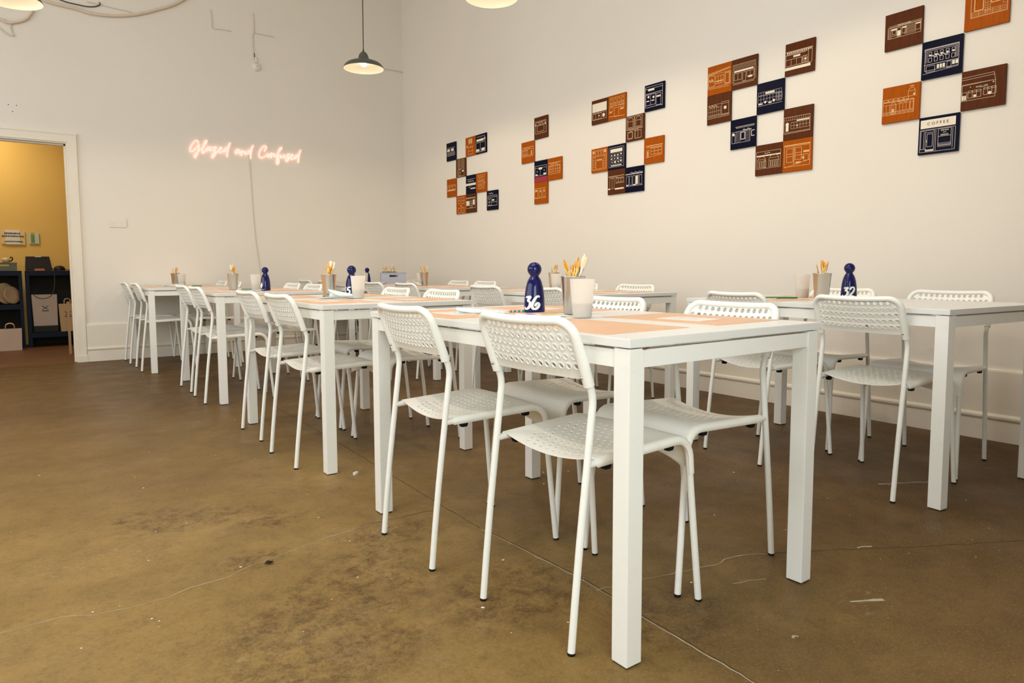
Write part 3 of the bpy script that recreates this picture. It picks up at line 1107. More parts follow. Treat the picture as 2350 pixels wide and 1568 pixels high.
def brush_meshes(kind):
    h = MB().lathe([(0.0, 0.0), (0.0014, 0.001), (0.0026, 0.03), (0.0036, 0.08), (0.0028, 0.122), (0.0026, 0.125)], 8)
    if kind == 'flat':
        def ring(z, a, b_):
            return [(a * cos(2 * pi * k / 10), b_ * sin(2 * pi * k / 10), z) for k in range(10)]
        fr = [ring(0.120, .0030, .0030), ring(0.130, .0036, .0034), ring(0.150, .0066, .0024)]
        br = [ring(0.150, .0064, .0022), ring(0.162, .0072, .0025), ring(0.174, .0064, .0017), ring(0.178, .0042, .0008)]
    elif kind == 'fan':
        def ring(z, a, b_):
            return [(a * cos(2 * pi * k / 10), b_ * sin(2 * pi * k / 10), z) for k in range(10)]
        fr = [ring(0.120, .0030, .0030), ring(0.132, .0036, .0034), ring(0.150, .0082, .0028)]
        br = [ring(0.150, .0080, .0026), ring(0.166, .0105, .0030), ring(0.184, .0100, .0022), ring(0.187, .0085, .0010)]
    else:
        def ring(z, a, b_):
            return [(a * cos(2 * pi * k / 10), a * sin(2 * pi * k / 10), z) for k in range(10)]
        fr = [ring(0.120, .0029, 0), ring(0.132, .0031, 0), ring(0.150, .0020, 0)]
        br = [ring(0.150, .0020, 0), ring(0.156, .0026, 0), ring(0.164, .0018, 0), ring(0.170, .0002, 0)]

    def loft(rs):
        vs = [p for r in rs for p in r]
        fs = [(i * 10 + k, i * 10 + (k + 1) % 10, (i + 1) * 10 + (k + 1) % 10, (i + 1) * 10 + k) for i in range(len(rs) - 1) for k in range(10)]
        m_ = MB().add(vs, fs, True)
        m_.add(rs[-1], [tuple(range(10))])
        return m_
    return h, loft(fr), loft(br)


BM = {}
for kind in ('flat', 'round', 'fan'):
    h, fr, br = brush_meshes(kind)
    BM[kind] = {
        'h': {k: h.mesh('paint_brush', k) for k in ('handle_yellow', 'handle_clear')},
        'f': {k: fr.mesh('ferrule', k) for k in ('brass', 'silver')},
        'b': {k: br.mesh('bristles', k) for k in ('bristle_orange', 'bristle_pale', 'bristle_green')}}
BNAME = {'bristle_orange': 'orange', 'bristle_pale': 'pale', 'bristle_green': 'green'}
KNAME = {'flat': 'flat', 'round': 'thin pointed', 'fan': 'wide'}


def brush(px, py, pz, azim, tilt, kind, col, fer, hnd, where, sc=1.0):
    """brush standing bristles up in a pot: handle foot at the pot bottom, leaning towards azim"""
    o = link('paint_brush', BM[kind]['h'][hnd])
    base = Vector((px - cos(azim) * 0.012, py - sin(azim) * 0.012, pz + 0.0065))
    d_ = Vector((cos(azim) * sin(tilt), sin(azim) * sin(tilt), cos(tilt)))
    q = d_.to_track_quat('Z', 'Y')
    o.matrix_world = Matrix.Translation(base) @ q.to_matrix().to_4x4() @ Matrix.Rotation(random.uniform(0, 6.28), 4, 'Z') @ Matrix.Scale(sc, 4)
    link('ferrule', BM[kind]['f'][fer], o)
    link('bristles', BM[kind]['b'][col], o)
    tag(o, '%s paint brush with %s bristles in %s' % (KNAME[kind], BNAME[col], where), 'brush', 'brushes in ' + where)
    return o


def left_az(deg):
    """azimuth in the room of a lean seen from the camera: 0 = to the right in the picture, 180 = to the left"""
    return rad(-35.83 + deg)


def fill_pot(x, y, where, spec, z=TH + 0.0014):
    for dg, tl, kind, col, fer, hnd, sc in spec:
        brush(x, y, z, left_az(dg), rad(tl), kind, col, fer, hnd, where, sc)


O, Pp, G = 'bristle_orange', 'bristle_pale', 'bristle_green'
Y, C = 'handle_yellow', 'handle_clear'
where36 = 'the steel pot on the foreground table'
pot_at(1.475, 1.690, 'steel pot of brushes on the foreground table')
fill_pot(1.475, 1.690, where36, [
    (176, 14.0, 'flat', O, 'brass', Y, 0.97), (170, 12.5, 'flat', O, 'brass', Y, 0.90), (150, 8.0, 'round', O, 'brass', Y, 0.92), (200, 5.0, 'round', O, 'brass', Y, 0.82),
    (120, 5.0, 'flat', O, 'brass', Y, 0.86), (60, 5.5, 'round', O, 'brass', Y, 0.84), (20, 7.0, 'round', O, 'brass', Y, 0.98), (5, 9.5, 'flat', O, 'brass', Y, 1.0),
    (-20, 11.0, 'flat', O, 'brass', Y, 0.94), (12, 12.0, 'round', G, 'silver', C, 0.97), (0, 15.0, 'fan', Pp, 'silver', C, 1.03), (-14, 16.5, 'fan', Pp, 'silver', C, 0.99),
    (30, 13.5, 'flat', Pp, 'silver', C, 0.88), (215, 9.0, 'round', O, 'brass', Y, 0.78)])
cup_at(1.388, 1.548, 'frosted plastic water cup in front of the foreground table steel pot')


def generic(n, k0, tl=12.0, pale=0.25):
    out = []
    for k in range(n):
        out.append(((k0 + k * 360.0 / n + random.uniform(-20, 20)), random.uniform(0.4, 1.0) * tl, random.choice(('flat', 'flat', 'round')) if random.random() > 0.15 else 'fan',
                    Pp if random.random() < pale else O, 'brass' if random.random() > 0.25 else 'silver', Y, random.uniform(0.86, 1.0)))
    return out


pot_at(1.372, 3.530, 'steel pot of brushes on the doorway row second table')
fill_pot(1.372, 3.530, 'the steel pot on the doorway row second table', [
    (178, 13, 'round', O, 'brass', Y, 0.92), (30, 4, 'flat', O, 'brass', Y, 0.98), (-10, 8, 'fan', Pp, 'brass', Y, 1.0), (60, 6, 'flat', O, 'brass', Y, 0.94),
    (10, 11, 'flat', O, 'brass', Y, 0.97), (0, 13, 'fan', Pp, 'brass', Y, 0.99), (-40, 9, 'flat', O, 'brass', Y, 0.9), (80, 9, 'fan', Pp, 'brass', C, 1.0), (130, 3, 'round', O, 'brass', Y, 0.95)])
cup_at(1.445, 3.320, 'frosted plastic water cup overlapping the number 35 bottle')
pot_at(1.345, 5.360, 'steel pot of brushes on the doorway row third table')
fill_pot(1.345, 5.360, 'the steel pot on the doorway row third table', [
    (175, 9, 'fan', Pp, 'silver', C, 0.96), (150, 2, 'fan', Pp, 'brass', C, 1.02), (20, 5, 'flat', O, 'brass', Y, 0.95), (0, 9, 'flat', O, 'brass', Y, 0.96), (-10, 13, 'flat', O, 'brass', Y, 0.93),
    (60, 8, 'round', O, 'brass', Y, 0.93), (10, 7, 'round', O, 'brass', Y, 0.98)])
cup_at(1.485, 5.280, 'frosted water cup beside the bottle on the doorway row third table')
pot_at(1.300, 7.300, 'steel pot of brushes on the neon wall table')
fill_pot(1.300, 7.300, 'the steel pot on the neon wall table', [
    (178, 15, 'round', O, 'brass', Y, 0.97), (182, 11, 'round', O, 'brass', Y, 0.96), (5, 9, 'flat', O, 'brass', Y, 0.98), (-10, 12, 'flat', O, 'brass', Y, 0.95), (90, 8, 'fan', Pp, 'brass', C, 0.9)])
cup_at(1.310, 7.050, 'frosted water cup in front of the pot on the neon wall table')
pot_at(2.994, 1.717, 'steel pot of brushes on the right edge table')
fill_pot(2.994, 1.717, 'the steel pot on the right edge table', [
    (178, 14, 'flat', O, 'brass', Y, 0.90), (190, 5, 'flat', O, 'brass', Y, 0.98), (120, 4, 'round', O, 'brass', Y, 0.92), (5, 8, 'flat', O, 'brass', Y, 0.95), (-5, 12, 'flat', O, 'brass', Y, 0.98),
    (20, 14, 'flat', Pp, 'brass', Y, 0.96)])
cup_at(3.190, 1.930, 'frosted plastic water cup left of the right edge table pot')
pot_at(3.130, 3.790, 'steel pot behind the cup on the tiled row second table')
fill_pot(3.130, 3.790, 'the steel pot on the tiled row second table', [
    (180, 12, 'flat', Pp, 'brass', Y, 0.9), (90, 4, 'flat', Pp, 'silver', C, 0.98), (20, 9, 'flat', O, 'brass', Y, 0.96), (0, 13, 'flat', O, 'brass', Y, 0.98), (40, 10, 'round', O, 'brass', Y, 0.95)])
cup_at(3.035, 3.650, 'frosted water cup on the tiled row second table')
pot_at(3.090, 5.610, 'steel pot of brushes on the tiled row third table')
fill_pot(3.090, 5.610, 'the steel pot on the tiled row third table', [
    (178, 14, 'flat', O, 'brass', Y, 0.95), (170, 8, 'flat', Pp, 'brass', Y, 0.95), (90, 4, 'flat', O, 'brass', Y, 0.98), (10, 8, 'flat', Pp, 'brass', Y, 0.98), (0, 14, 'fan', Pp, 'silver', C, 0.97), (40, 9, 'flat', O, 'brass', Y, 0.94)])
cup_at(3.150, 5.790, 'frosted water cup behind the white sheet on the tiled row third table')
cup_at(2.985, 6.690, 'frosted water cup in front of the far corner bottle')

# ------------------------------------------------------------------ papers, pencils and leaflets on the tables
def sheet_curl(w_, l_, roll, lift, name, mt, loc, rotz, label, cat, group=None):
    """paper sheet, one side rolled up into a soft cone"""
    mb = MB()
    nu, nv = 14, 8
    vs = []
    for j in range(nv + 1):
        v = j / nv
        for i in range(nu + 1):
            u = i / nu
            flat = 0.35
            x = u * w_
            if u < flat:
                px, pz = x, 0.0
            else:
                R_ = roll * (0.35 + 0.65 * v)
                a = (u - flat) * w_ / max(R_, 1e-4)
                px, pz = flat * w_ + R_ * sin(a), R_ * (1 - cos(a))
            vs.append((px, v * l_, 0.0016 + pz + lift * v * u))
    fs = [(j * (nu + 1) + i, j * (nu + 1) + i + 1, (j + 1) * (nu + 1) + i + 1, (j + 1) * (nu + 1) + i) for j in range(nv) for i in range(nu)]
    mb.add(vs, fs, True)
    mb.add([(x, y, z + 0.0008) for x, y, z in vs], [f[::-1] for f in fs], True)
    return tag(mb.build(name, mt, None, loc, rotz), label, cat, group)


def flat_sheet(w_, l_, mt, loc, rotz, label, cat='paper', th=0.0012, wave=0.004, name='paper_sheet'):
    mb = MB()
    nu, nv = 8, 6
    vs = []
    for j in range(nv + 1):
        for i in range(nu + 1):
            x, y = (i / nu - .5) * w_, (j / nv - .5) * l_
            z = 0.0018 + wave * (0.5 + 0.5 * sin(i * 0.9 + j * 0.4)) * (i / nu)
            vs.append((x, y, z))
    fs = [(j * (nu + 1) + i, j * (nu + 1) + i + 1, (j + 1) * (nu + 1) + i + 1, (j + 1) * (nu + 1) + i) for j in range(nv) for i in range(nu)]
    mb.add([(x, y, z + th) for x, y, z in vs], fs, True)
    mb.add(vs, [f[::-1] for f in fs], True)
    n = nu + 1
    per = [i for i in range(nu)] + [nu + j * n for j in range(nv)] + [nv * n + nu - i for i in range(nu)] + [(nv - j) * n for j in range(nv)]
    N = len(vs)
    o_ = len(mb.v) - 2 * N
    for k in range(len(per)):
        a, b_ = per[k], per[(k + 1) % len(per)]
        mb.add([vs[a], vs[b_], (vs[b_][0], vs[b_][1], vs[b_][2] + th), (vs[a][0], vs[a][1], vs[a][2] + th)], [(0, 1, 2, 3)])
    return tag(mb.build(name, mt, None, loc, rotz), label, cat)


def pencil(x, y, az, label, L=0.13, striped=False, z=TH + 0.0062):
    o = MB().tube([(0.012, 0, 0), (L, 0, 0)], 0.0042, 6).build('pencil', 'pencil_green', None, (x, y, z))
    o.rotation_euler = (0, 0, az)
    MB().tube([(0.0, 0, 0), (0.012, 0, 0)], [0.0006, 0.0042], 6).build('tip', 'handle_yellow' if not striped else 'pencil_pink', o)
    if striped:
        for k in range(3):
            MB().tube([(0.018 + k * 0.014, 0, 0), (0.024 + k * 0.014, 0, 0)], 0.0044, 6).build('stripe', 'pencil_pink', o)
    return tag(o, label, 'pencil')


sheet_curl(0.07, 0.16, 0.010, 0.0, 'tracing_sheet', 'tracing_paper', (1.305, 1.83, TH), rad(54), 'white paper sheet curling beside the number 36 bottle', 'paper')
pencil(1.338, 1.868, rad(-30), 'green and pink striped pencil left of the foreground bottle', 0.062, True)
lf = flat_sheet(0.105, 0.150, 'white_card', (1.345, 1.690, TH), rad(-8), 'colourful printed leaflet in front of the number 36 bottle', 'leaflet', 0.004, 0.0, 'leaflet')
for k, (mt, x0, y0, x1, y1) in enumerate([('leaflet_pink', -0.050, 0.02, 0.0, 0.072), ('leaflet_blue', -0.045, -0.005, -0.02, 0.03), ('leaflet_lime', -0.03, -0.072, 0.045, -0.02), ('kraft_paper', 0.0, -0.015, 0.05, 0.06)]):
    MB().box(x0, y0, 0.0058, x1, y1, 0.0063).build('printed_patch', mt, lf)
sheet_curl(0.12, 0.13, 0.020, 0.0, 'paper_cone', 'tracing_paper', (1.415, 3.33, TH + 0.006), rad(54), 'white paper curled into a cone before the second table pot', 'paper')
flat_sheet(0.21, 0.10, 'tracing_paper', (1.375, 3.405, TH), rad(-38), 'flat pale sheet lying under the paper cone', 'paper', 0.002, 0.006)
pencil(1.46, 3.52, rad(150), 'green pencil beside the number 35 bottle', 0.12)
pencil(1.395, 5.36, rad(-30), 'green pencil between pot and cup on the third table', 0.14)
flat_sheet(0.16, 0.10, 'tracing_paper', (1.43, 5.10, TH), rad(-35), 'white sheet under the bottle on the doorway row third table', 'paper', 0.002, 0.008)
for k in range(3):
    flat_sheet(0.17, 0.12, 'tracing_paper', (1.235, 7.05, TH + 0.0075 * k), rad(-20 + 9 * k), 'pale green sheet, %s in the stack on the neon wall table' % ('bottom', 'middle', 'top')[k], 'paper', 0.0055, 0.0012, 'paper_sheet')
pencil(1.36, 6.90, rad(-40), 'dark green pencil on the neon wall table', 0.10)
pencil(3.055, 1.860, rad(140), 'green pencil beside the right edge table pot', 0.16)
flat_sheet(0.15, 0.10, 'white_card', (2.99, 1.99, TH), rad(25), 'white sheet under the green pencil on the right edge table', 'paper', 0.0016, 0.002)
sheet_curl(0.15, 0.14, 0.03, 0.0, 'folded_sheet', 'white_card', (3.055, 5.545, TH), rad(100), 'white folded sheet beside the pot on the tiled row third table', 'paper')
pencil(2.96, 5.52, rad(150), 'green pencil on the tiled row third table', 0.10)
flat_sheet(0.10, 0.08, 'tracing_paper', (2.93, 3.60, TH), rad(10), 'small white sheet before the cup on the tiled row second table', 'paper', 0.002, 0.010)
flat_sheet(0.22, 0.16, 'tracing_paper', (3.06, 6.60, TH), rad(-30), 'pale sheet beside the grey basket', 'paper', 0.002, 0.018)


# grey plastic basket with two pots in it
def basket(name, mt, loc, rotz, L, Wd, H, label):
    root = empty(name, loc, rotz)
    tag(root, label, 'basket')
    t = 0.004
    b_ = MB()
    b_.box(-L / 2, -Wd / 2, 0, L / 2, Wd / 2, t)
    b_.box(-L / 2, -Wd / 2, t, -L / 2 + t, Wd / 2, H).box(L / 2 - t, -Wd / 2, t, L / 2, Wd / 2, H)
    for sy in (-1, 1):
        y0, y1 = (sy * Wd / 2 - (t if sy > 0 else 0), sy * Wd / 2 + (0 if sy > 0 else t))
        b_.box(-L / 2 + t, y0, t, L / 2 - t, y1, H * 0.62).box(-L / 2 + t, y0, H * 0.82, L / 2 - t, y1, H)
        b_.box(-L / 2 + t, y0, H * 0.62, -0.045, y1, H * 0.82).box(0.045, y0, H * 0.62, L / 2 - t, y1, H * 0.82)
    b_.build('basket_body', mt, root)
    r_ = MB()
    e = 0.006
    r_.box(-L / 2 - e, -Wd / 2 - e, H, L / 2 + e, -Wd / 2 + t, H + 0.006).box(-L / 2 - e, Wd / 2 - t, H, L / 2 + e, Wd / 2 + e, H + 0.006)
    r_.box(-L / 2 - e, -Wd / 2 + t, H, -L / 2 + t, Wd / 2 - t, H + 0.006).box(L / 2 - t, -Wd / 2 + t, H, L / 2 + e, Wd / 2 - t, H + 0.006)
    r_.build('rim', mt, root)
    w_ = MB()
    n = int(L / 0.012)
    for k in range(n):
        for j in range(int(H * 0.55 / 0.012)):
            if (k + j) % 2:
                continue
            x = -L / 2 + 0.008 + k * 0.012
            for sy in (-1, 1):
                yy = sy * (Wd / 2 + 0.0006)
                w_.box(x, yy - 0.0012, 0.010 + j * 0.012, x + 0.009, yy + 0.0012, 0.018 + j * 0.012)
    o = w_.build('weave', mt, root)
    o['kind'] = 'stuff'
    return root


basket('plastic_basket', 'basket_grey', (3.315, 6.70, TH + 0.0012), rad(-22), 0.26, 0.17, 0.112, 'grey woven-pattern plastic basket on the far corner table')
for k, (dx, dy) in enumerate(((-0.075, 0.035), (0.0, 0.02))):
    a = rad(-22)
    px, py = 3.315 + dx * cos(a) - dy * sin(a), 6.70 + dx * sin(a) + dy * cos(a)
    lb = ('left', 'right')[k]
    pot_at(px, py, 'steel pot at the %s in the grey basket' % lb, TH + 0.0056 + 0.012 * 0)
    fill_pot(px, py, 'the %s pot of the grey basket' % lb, [(178, 12, 'flat', O, 'brass', Y, 0.97), (160, 6, 'fan', Pp, 'brass', Y, 1.0), (20, 6, 'flat', O, 'brass', Y, 0.98), (0, 12, 'flat', O, 'brass', Y, 0.94)], TH + 0.0056)

# ------------------------------------------------------------------ pendant lamps
shade_o = [(0.172, 0.0), (0.1735, 0.002), (0.168, 0.014), (0.158, 0.030), (0.140, 0.046), (0.112, 0.058), (0.078, 0.066), (0.058, 0.072), (0.047, 0.082), (0.043, 0.100), (0.036, 0.120), (0.025, 0.135), (0.012, 0.142), (0.0, 0.143)]
shade_i = [(0.170, 0.001), (0.165, 0.013), (0.155, 0.028), (0.137, 0.043), (0.110, 0.055), (0.076, 0.063), (0.055, 0.068), (0.046, 0.078), (0.040, 0.094), (0.0, 0.100)]


def pendant(x, y, z, label, tilt=(0, 0)):
    root = empty('pendant_lamp', (x, y, z))
    tag(root, label, 'lamp', 'dark pendant lamps')
    sh = MB().lathe(shade_o, 40).build('lamp_shade', 'lamp_metal', root)
    MB().lathe(shade_i, 40).build('shade_lining', 'lamp_enamel', sh)
    MB().lathe([(0.172, 0.0), (0.170, 0.001)], 40).build('rim', 'lamp_enamel', sh)
    MB().lathe([(0.0, 0.02), (0.012, 0.021), (0.022, 0.027), (0.027, 0.037), (0.026, 0.048), (0.018, 0.060), (0.013, 0.072), (0.013, 0.098)], 20).build('bulb', 'bulb_glow', root)
    MB().lathe([(0.017, 0.070), (0.019, 0.074), (0.019, 0.099)], 16).build('lamp_holder', 'lamp_cord', root)
    MB().lathe([(0.010, 0.140), (0.010, 0.147), (0.006, 0.152), (0.005, 0.168), (0.003, 0.170)], 12).build('cord_grip', 'lamp_cord', root)
    MB().tube([(0, 0, 0.155), (0.004, 0.002, 0.7), (0, 0, HC - z)], 0.0042, 8).build('cord', 'lamp_cord', root)
    MB().lathe([(0.0, HC - z - 0.035), (0.02, HC - z - 0.033), (0.05, HC - z - 0.012), (0.052, HC - z)], 20).build('ceiling_rose', 'lamp_metal', root)
    root.rotation_euler = (rad(tilt[0]), rad(tilt[1]), 0)
    l = bpy.data.lights.new('pendant_bulb_light', 'SPOT')
    l.spot_size = rad(164)
    l.spot_blend = 0.25
    l.energy = 24
    l.color = (1.0, 0.83, 0.62)
    l.shadow_soft_size = 0.03
    lo = bpy.data.objects.new('pendant_bulb_light', l)
    lo.location = (0, 0, 0.010)
    COL.objects.link(lo)
    lo.parent = root
    return root


pendant(2.57, 5.69, 2.60, 'dark metal pendant lamp hanging before the room corner')
pendant(2.60, 3.78, 2.605, 'dark metal pendant lamp cut off by the top edge of the picture')
pendant(0.10, 5.58, 2.60, 'dark metal pendant lamp in the top left corner')
pendant(2.60, 1.87, 2.60, 'added unseen pendant lamp above the right edge table, over the frame')  # this and the next two are unseen, added for their downward light
pendant(0.10, 3.70, 2.60, 'added unseen pendant lamp above the open floor, over the frame')
pendant(0.10, 1.80, 2.60, 'added unseen pendant lamp left of the foreground table, over the frame')

# ------------------------------------------------------------------ neon sign
def px_back(x, y, Yp):
    """point on the plane Y = Yp for a place measured on the photograph"""
    d_ = _r2 * ((x - 1175 + 6.602) / 1584.98) - _u2 * ((y - 784 + 39.915) / 1584.98) + _fwd
    return Vector((0, 0, CAM_H)) + d_ * (Yp / d_.y)


WORDS = {
    'Glazed': [
        [(288, 222), (262, 178), (215, 195), (165, 258), (135, 322), (132, 365), (155, 381), (190, 365), (225, 335), (255, 290), (300, 250)],
        [(300, 250), (290, 310), (270, 390), (245, 460), (225, 482), (211, 465), (230, 425), (265, 385), (310, 348), (350, 325), (400, 255), (432, 200), (430, 178), (410, 186), (385, 240), (362, 320), (355, 385), (372, 405), (400, 372), (428, 330)],
        [(488, 300), (455, 300), (427, 325), (420, 355), (440, 366), (470, 335), (495, 290), (490, 340), (502, 366), (528, 345)],
        [(522, 300), (560, 302), (606, 294), (585, 330), (548, 362), (582, 368), (598, 395), (575, 450), (545, 485), (522, 478), (532, 445), (570, 412), (620, 385), (670, 350), (700, 312), (680, 300), (655, 335), (650, 375), (670, 396), (710, 382), (745, 355)],
        [(800, 315), (772, 315), (745, 345), (745, 374), (765, 376), (800, 335), (830, 270), (856, 218), (828, 300), (806, 380), (800, 472)]],
    'and': [
        [(1005, 335), (972, 345), (945, 385), (955, 411), (985, 396), (1017, 345), (1012, 385), (1025, 410), (1052, 378)],
        [(1056, 352), (1056, 400), (1055, 450), (1062, 412), (1085, 375), (1110, 370), (1112, 400), (1121, 425), (1146, 412)],
        [(1205, 362), (1172, 370), (1147, 400), (1152, 425), (1177, 424), (1210, 385), (1240, 320), (1272, 262), (1245, 330), (1226, 410), (1220, 505)]],
    'Confused': [
        [(1465, 370), (1495, 330), (1505, 295), (1485, 275), (1445, 290), (1400, 350), (1375, 420), (1380, 470), (1410, 491), (1455, 480), (1505, 452), (1538, 418)],
        [(1538, 418), (1515, 435), (1510, 465), (1530, 480), (1555, 460), (1560, 430), (1540, 416)],
        [(1597, 395), (1592, 440), (1590, 495), (1598, 450), (1622, 420), (1641, 416), (1641, 450), (1656, 470), (1690, 438), (1740, 370), (1780, 318), (1770, 300), (1745, 330), (1715, 420), (1696, 530), (1695, 590), (1712, 605), (1728, 570), (1725, 510), (1715, 470), (1760, 438)],
        [(1760, 438), (1765, 480), (1780, 490), (1815, 450), (1826, 430), (1826, 480), (1841, 490), (1872, 468), (1920, 420), (1890, 428), (1885, 455), (1905, 485), (1905, 520), (1880, 550), (1860, 545), (1872, 515), (1920, 490), (1955, 470), (1985, 437), (1965, 430), (1945, 460), (1945, 500), (1965, 520), (2003, 500)],
        [(2062, 442), (2032, 450), (2010, 480), (2016, 505), (2040, 496), (2076, 450), (2105, 390), (2127, 348), (2105, 400), (2087, 480), (2080, 575)]]}
sign = empty('neon_sign', (2.14, WB, 2.05))
tag(sign, 'glowing pink neon sign in handwriting reading Glazed and Confused', 'neon sign')
for wd, strokes in WORDS.items():
    mb = MB()
    for st in strokes:
        P = [px_back(420 + a / 7.833, 300 + b_ / 7.833, WB - 0.016) - sign.location for a, b_ in st]
        mb.tube(crom(P, 5), 0.0052, 8)
    mb.build('lettering', 'neon_glow', sign)
    mb = MB()
    for st in strokes:
        P = [px_back(420 + a / 7.833, 300 + b_ / 7.833, WB - 0.016) + Vector((0, 0.0095, 0)) - sign.location for a, b_ in st]
        mb.tube(crom(P, 4), 0.0030, 6)
    mb.build('added_halo_tube', 'halo_tube_glow', sign)  # hidden pink tubes added behind the letters to make the wall halo
P = [px_back(x, y, WB - 0.006) - sign.location for x, y in ((570, 352), (573, 375), (577, 430), (582, 500), (588, 560), (596, 612), (602, 660), (606, 720))]
MB().tube(crom(P, 4), 0.0042, 6).build('power_cord', 'wall_cable', sign)
mb = MB()
for a, b_ in ((150, 385), (280, 155), (790, 330), (1160, 445), (1500, 480), (2080, 560)):
    q = px_back(420 + a / 7.833, 300 + b_ / 7.833, WB) - sign.location
    mb.tube([q, q + Vector((0, -0.012, 0))], 0.004, 6)
mb.build('wall_clip', 'wall_cable', sign)

# ------------------------------------------------------------------ shopfront tiles on the right wall
TS = 0.1965


def text_geo(s, h):
    cu = bpy.data.curves.new('lettering', 'FONT')
    cu.body = s
    cu.size = h
    cu.align_x = 'CENTER'
    cu.resolution_u = 2
    ob = bpy.data.objects.new('lettering', cu)
    me = bpy.data.meshes.new_from_object(ob)
    vs = [v.co[:] for v in me.vertices]
    fs = [tuple(p.vertices) for p in me.polygons]
    bpy.data.objects.remove(ob)
    bpy.data.meshes.remove(me)
    bpy.data.curves.remove(cu)
    return vs, fs


class Print:
    """line drawing in tile coordinates 0..1 (x to the right, y up)"""
    def __init__(s, w=0.011):
        s.mb, s.w, s.fillb, s.k = MB(), w, MB(), 0

    def quad(s, mb, x0, y0, x1, y1):
        s.k += 1
        z = 0.0006 + 0.000003 * s.k
        mb.add([(x0, y0, z), (x1, y0, z), (x1, y1, z), (x0, y1, z)], [(0, 1, 2, 3)])

    def f(s, x0, y0, x1, y1):
        s.quad(s.fillb, x0, y0, x1, y1)
        return s

    def l(s, x0, y0, x1, y1, w=None):
        w = (w or s.w) / 2
        d_ = math.hypot(x1 - x0, y1 - y0) or 1e-6
        nx, ny = -(y1 - y0) / d_ * w, (x1 - x0) / d_ * w
        s.k += 1
        z = 0.0006 + 0.000003 * s.k
        s.mb.add([(x0 - nx, y0 - ny, z), (x1 - nx, y1 - ny, z), (x1 + nx, y1 + ny, z), (x0 + nx, y0 + ny, z)], [(0, 1, 2, 3)])
        return s

    def o(s, x0, y0, x1, y1, w=None):
        return s.l(x0, y0, x1, y0, w).l(x1, y0, x1, y1, w).l(x1, y1, x0, y1, w).l(x0, y1, x0, y0, w)

    def g(s, x0, y0, x1, y1, nx, ny, w=None):
        for i in range(nx + 1):
            x = x0 + (x1 - x0) * i / nx
            s.l(x, y0, x, y1, w)
        for j in range(ny + 1):
            y = y0 + (y1 - y0) * j / ny
            s.l(x0, y, x1, y, w)
        return s

    def win(s, x0, y0, x1, y1, n, gap=0.3, w=None):
        st = (x1 - x0) / n
        for i in range(n):
            a = x0 + st * i + st * gap / 2
            s.o(a, y0, a + st * (1 - gap), y1, w)
        return s

    def fw(s, x0, y0, x1, y1, n, gap=0.3):
        st = (x1 - x0) / n
        for i in range(n):
            a = x0 + st * i + st * gap / 2
            s.f(a, y0, a + st * (1 - gap), y1)
        return s

    def arc(s, cx, cy, r, a0=0, a1=180, n=8, w=None):
        p = [(cx + r * cos(rad(a0 + (a1 - a0) * k / n)), cy + r * sin(rad(a0 + (a1 - a0) * k / n))) for k in range(n + 1)]
        for i in range(n):
            s.l(*p[i], *p[i + 1], w)
        return s

    def dot(s, cx, cy, r, n=10):
        s.k += 1
        z = 0.0006 + 0.000003 * s.k
        s.fillb.add([(cx + r * cos(2 * pi * k / n), cy + r * sin(2 * pi * k / n), z) for k in range(n)], [tuple(range(n))])
        return s

    def t(s, x, y, h, txt, sx=1.0, fill=True):
        vs, fs = text_geo(txt, h)
        z = 0.0018
        (s.fillb if fill else s.mb).add([(x + vx * sx, y + vy, z) for vx, vy, _ in vs], fs)
        return s

    def scr(s, x0, y, x1, amp=0.05, n=14, w=0.02):
        """painted script that cannot be made out"""
        pts = [(x0 + (x1 - x0) * i / n, y + amp * (0.9 if i % 4 == 1 else (0.2 if i % 2 == 0 else -0.5)) * (1 if i % 5 else 1.4)) for i in range(n + 1)]
        for i in range(n):
            s.l(*pts[i], *pts[i + 1], w)
        return s


def facade(seed, top=0.72, bot=0.25, x0=0.06, x1=0.94, nwin=3, door=0.2, sign=True, storeys=0):
    r = random.Random(seed)
    p = Print()
    p.o(x0, bot, x1, top).l(x0 - 0.02, top + 0.03, x1 + 0.02, top + 0.03, 0.018).l(x0, top - 0.10, x1, top - 0.10)
    if sign:
        a = x0 + (x1 - x0) * r.uniform(0.15, 0.35)
        p.scr(a, top - 0.05, a + (x1 - x0) * 0.42, 0.022, 12, 0.014)
    dx = x0 + (x1 - x0) * r.choice((0.02, 0.42, 0.76))
    w_ = (x1 - x0) * 0.18
    p.o(dx, bot, dx + w_, top - 0.13).o(dx + 0.03, bot + 0.16, dx + w_ - 0.03, top - 0.18)
    segs = [(x0 + 0.02, dx - 0.02), (dx + w_ + 0.02, x1 - 0.02)]
    for a, b_ in segs:
        if b_ - a > 0.12:
            n = max(1, int((b_ - a) / 0.13))
            p.g(a, bot + 0.12, b_, top - 0.13, n, 1).l(a, top - 0.22, b_, top - 0.22).g(a, bot + 0.01, b_, bot + 0.09, n, 1)
    return p


GROUPS = {'A': (6.691, 'nearest the room corner'), 'B': (5.312, 'second from the room corner'), 'C': (4.340, 'in the middle of the wall'),
          'D': (3.163, 'second from the right edge'), 'E': (1.966, 'at the right edge')}
T = {}
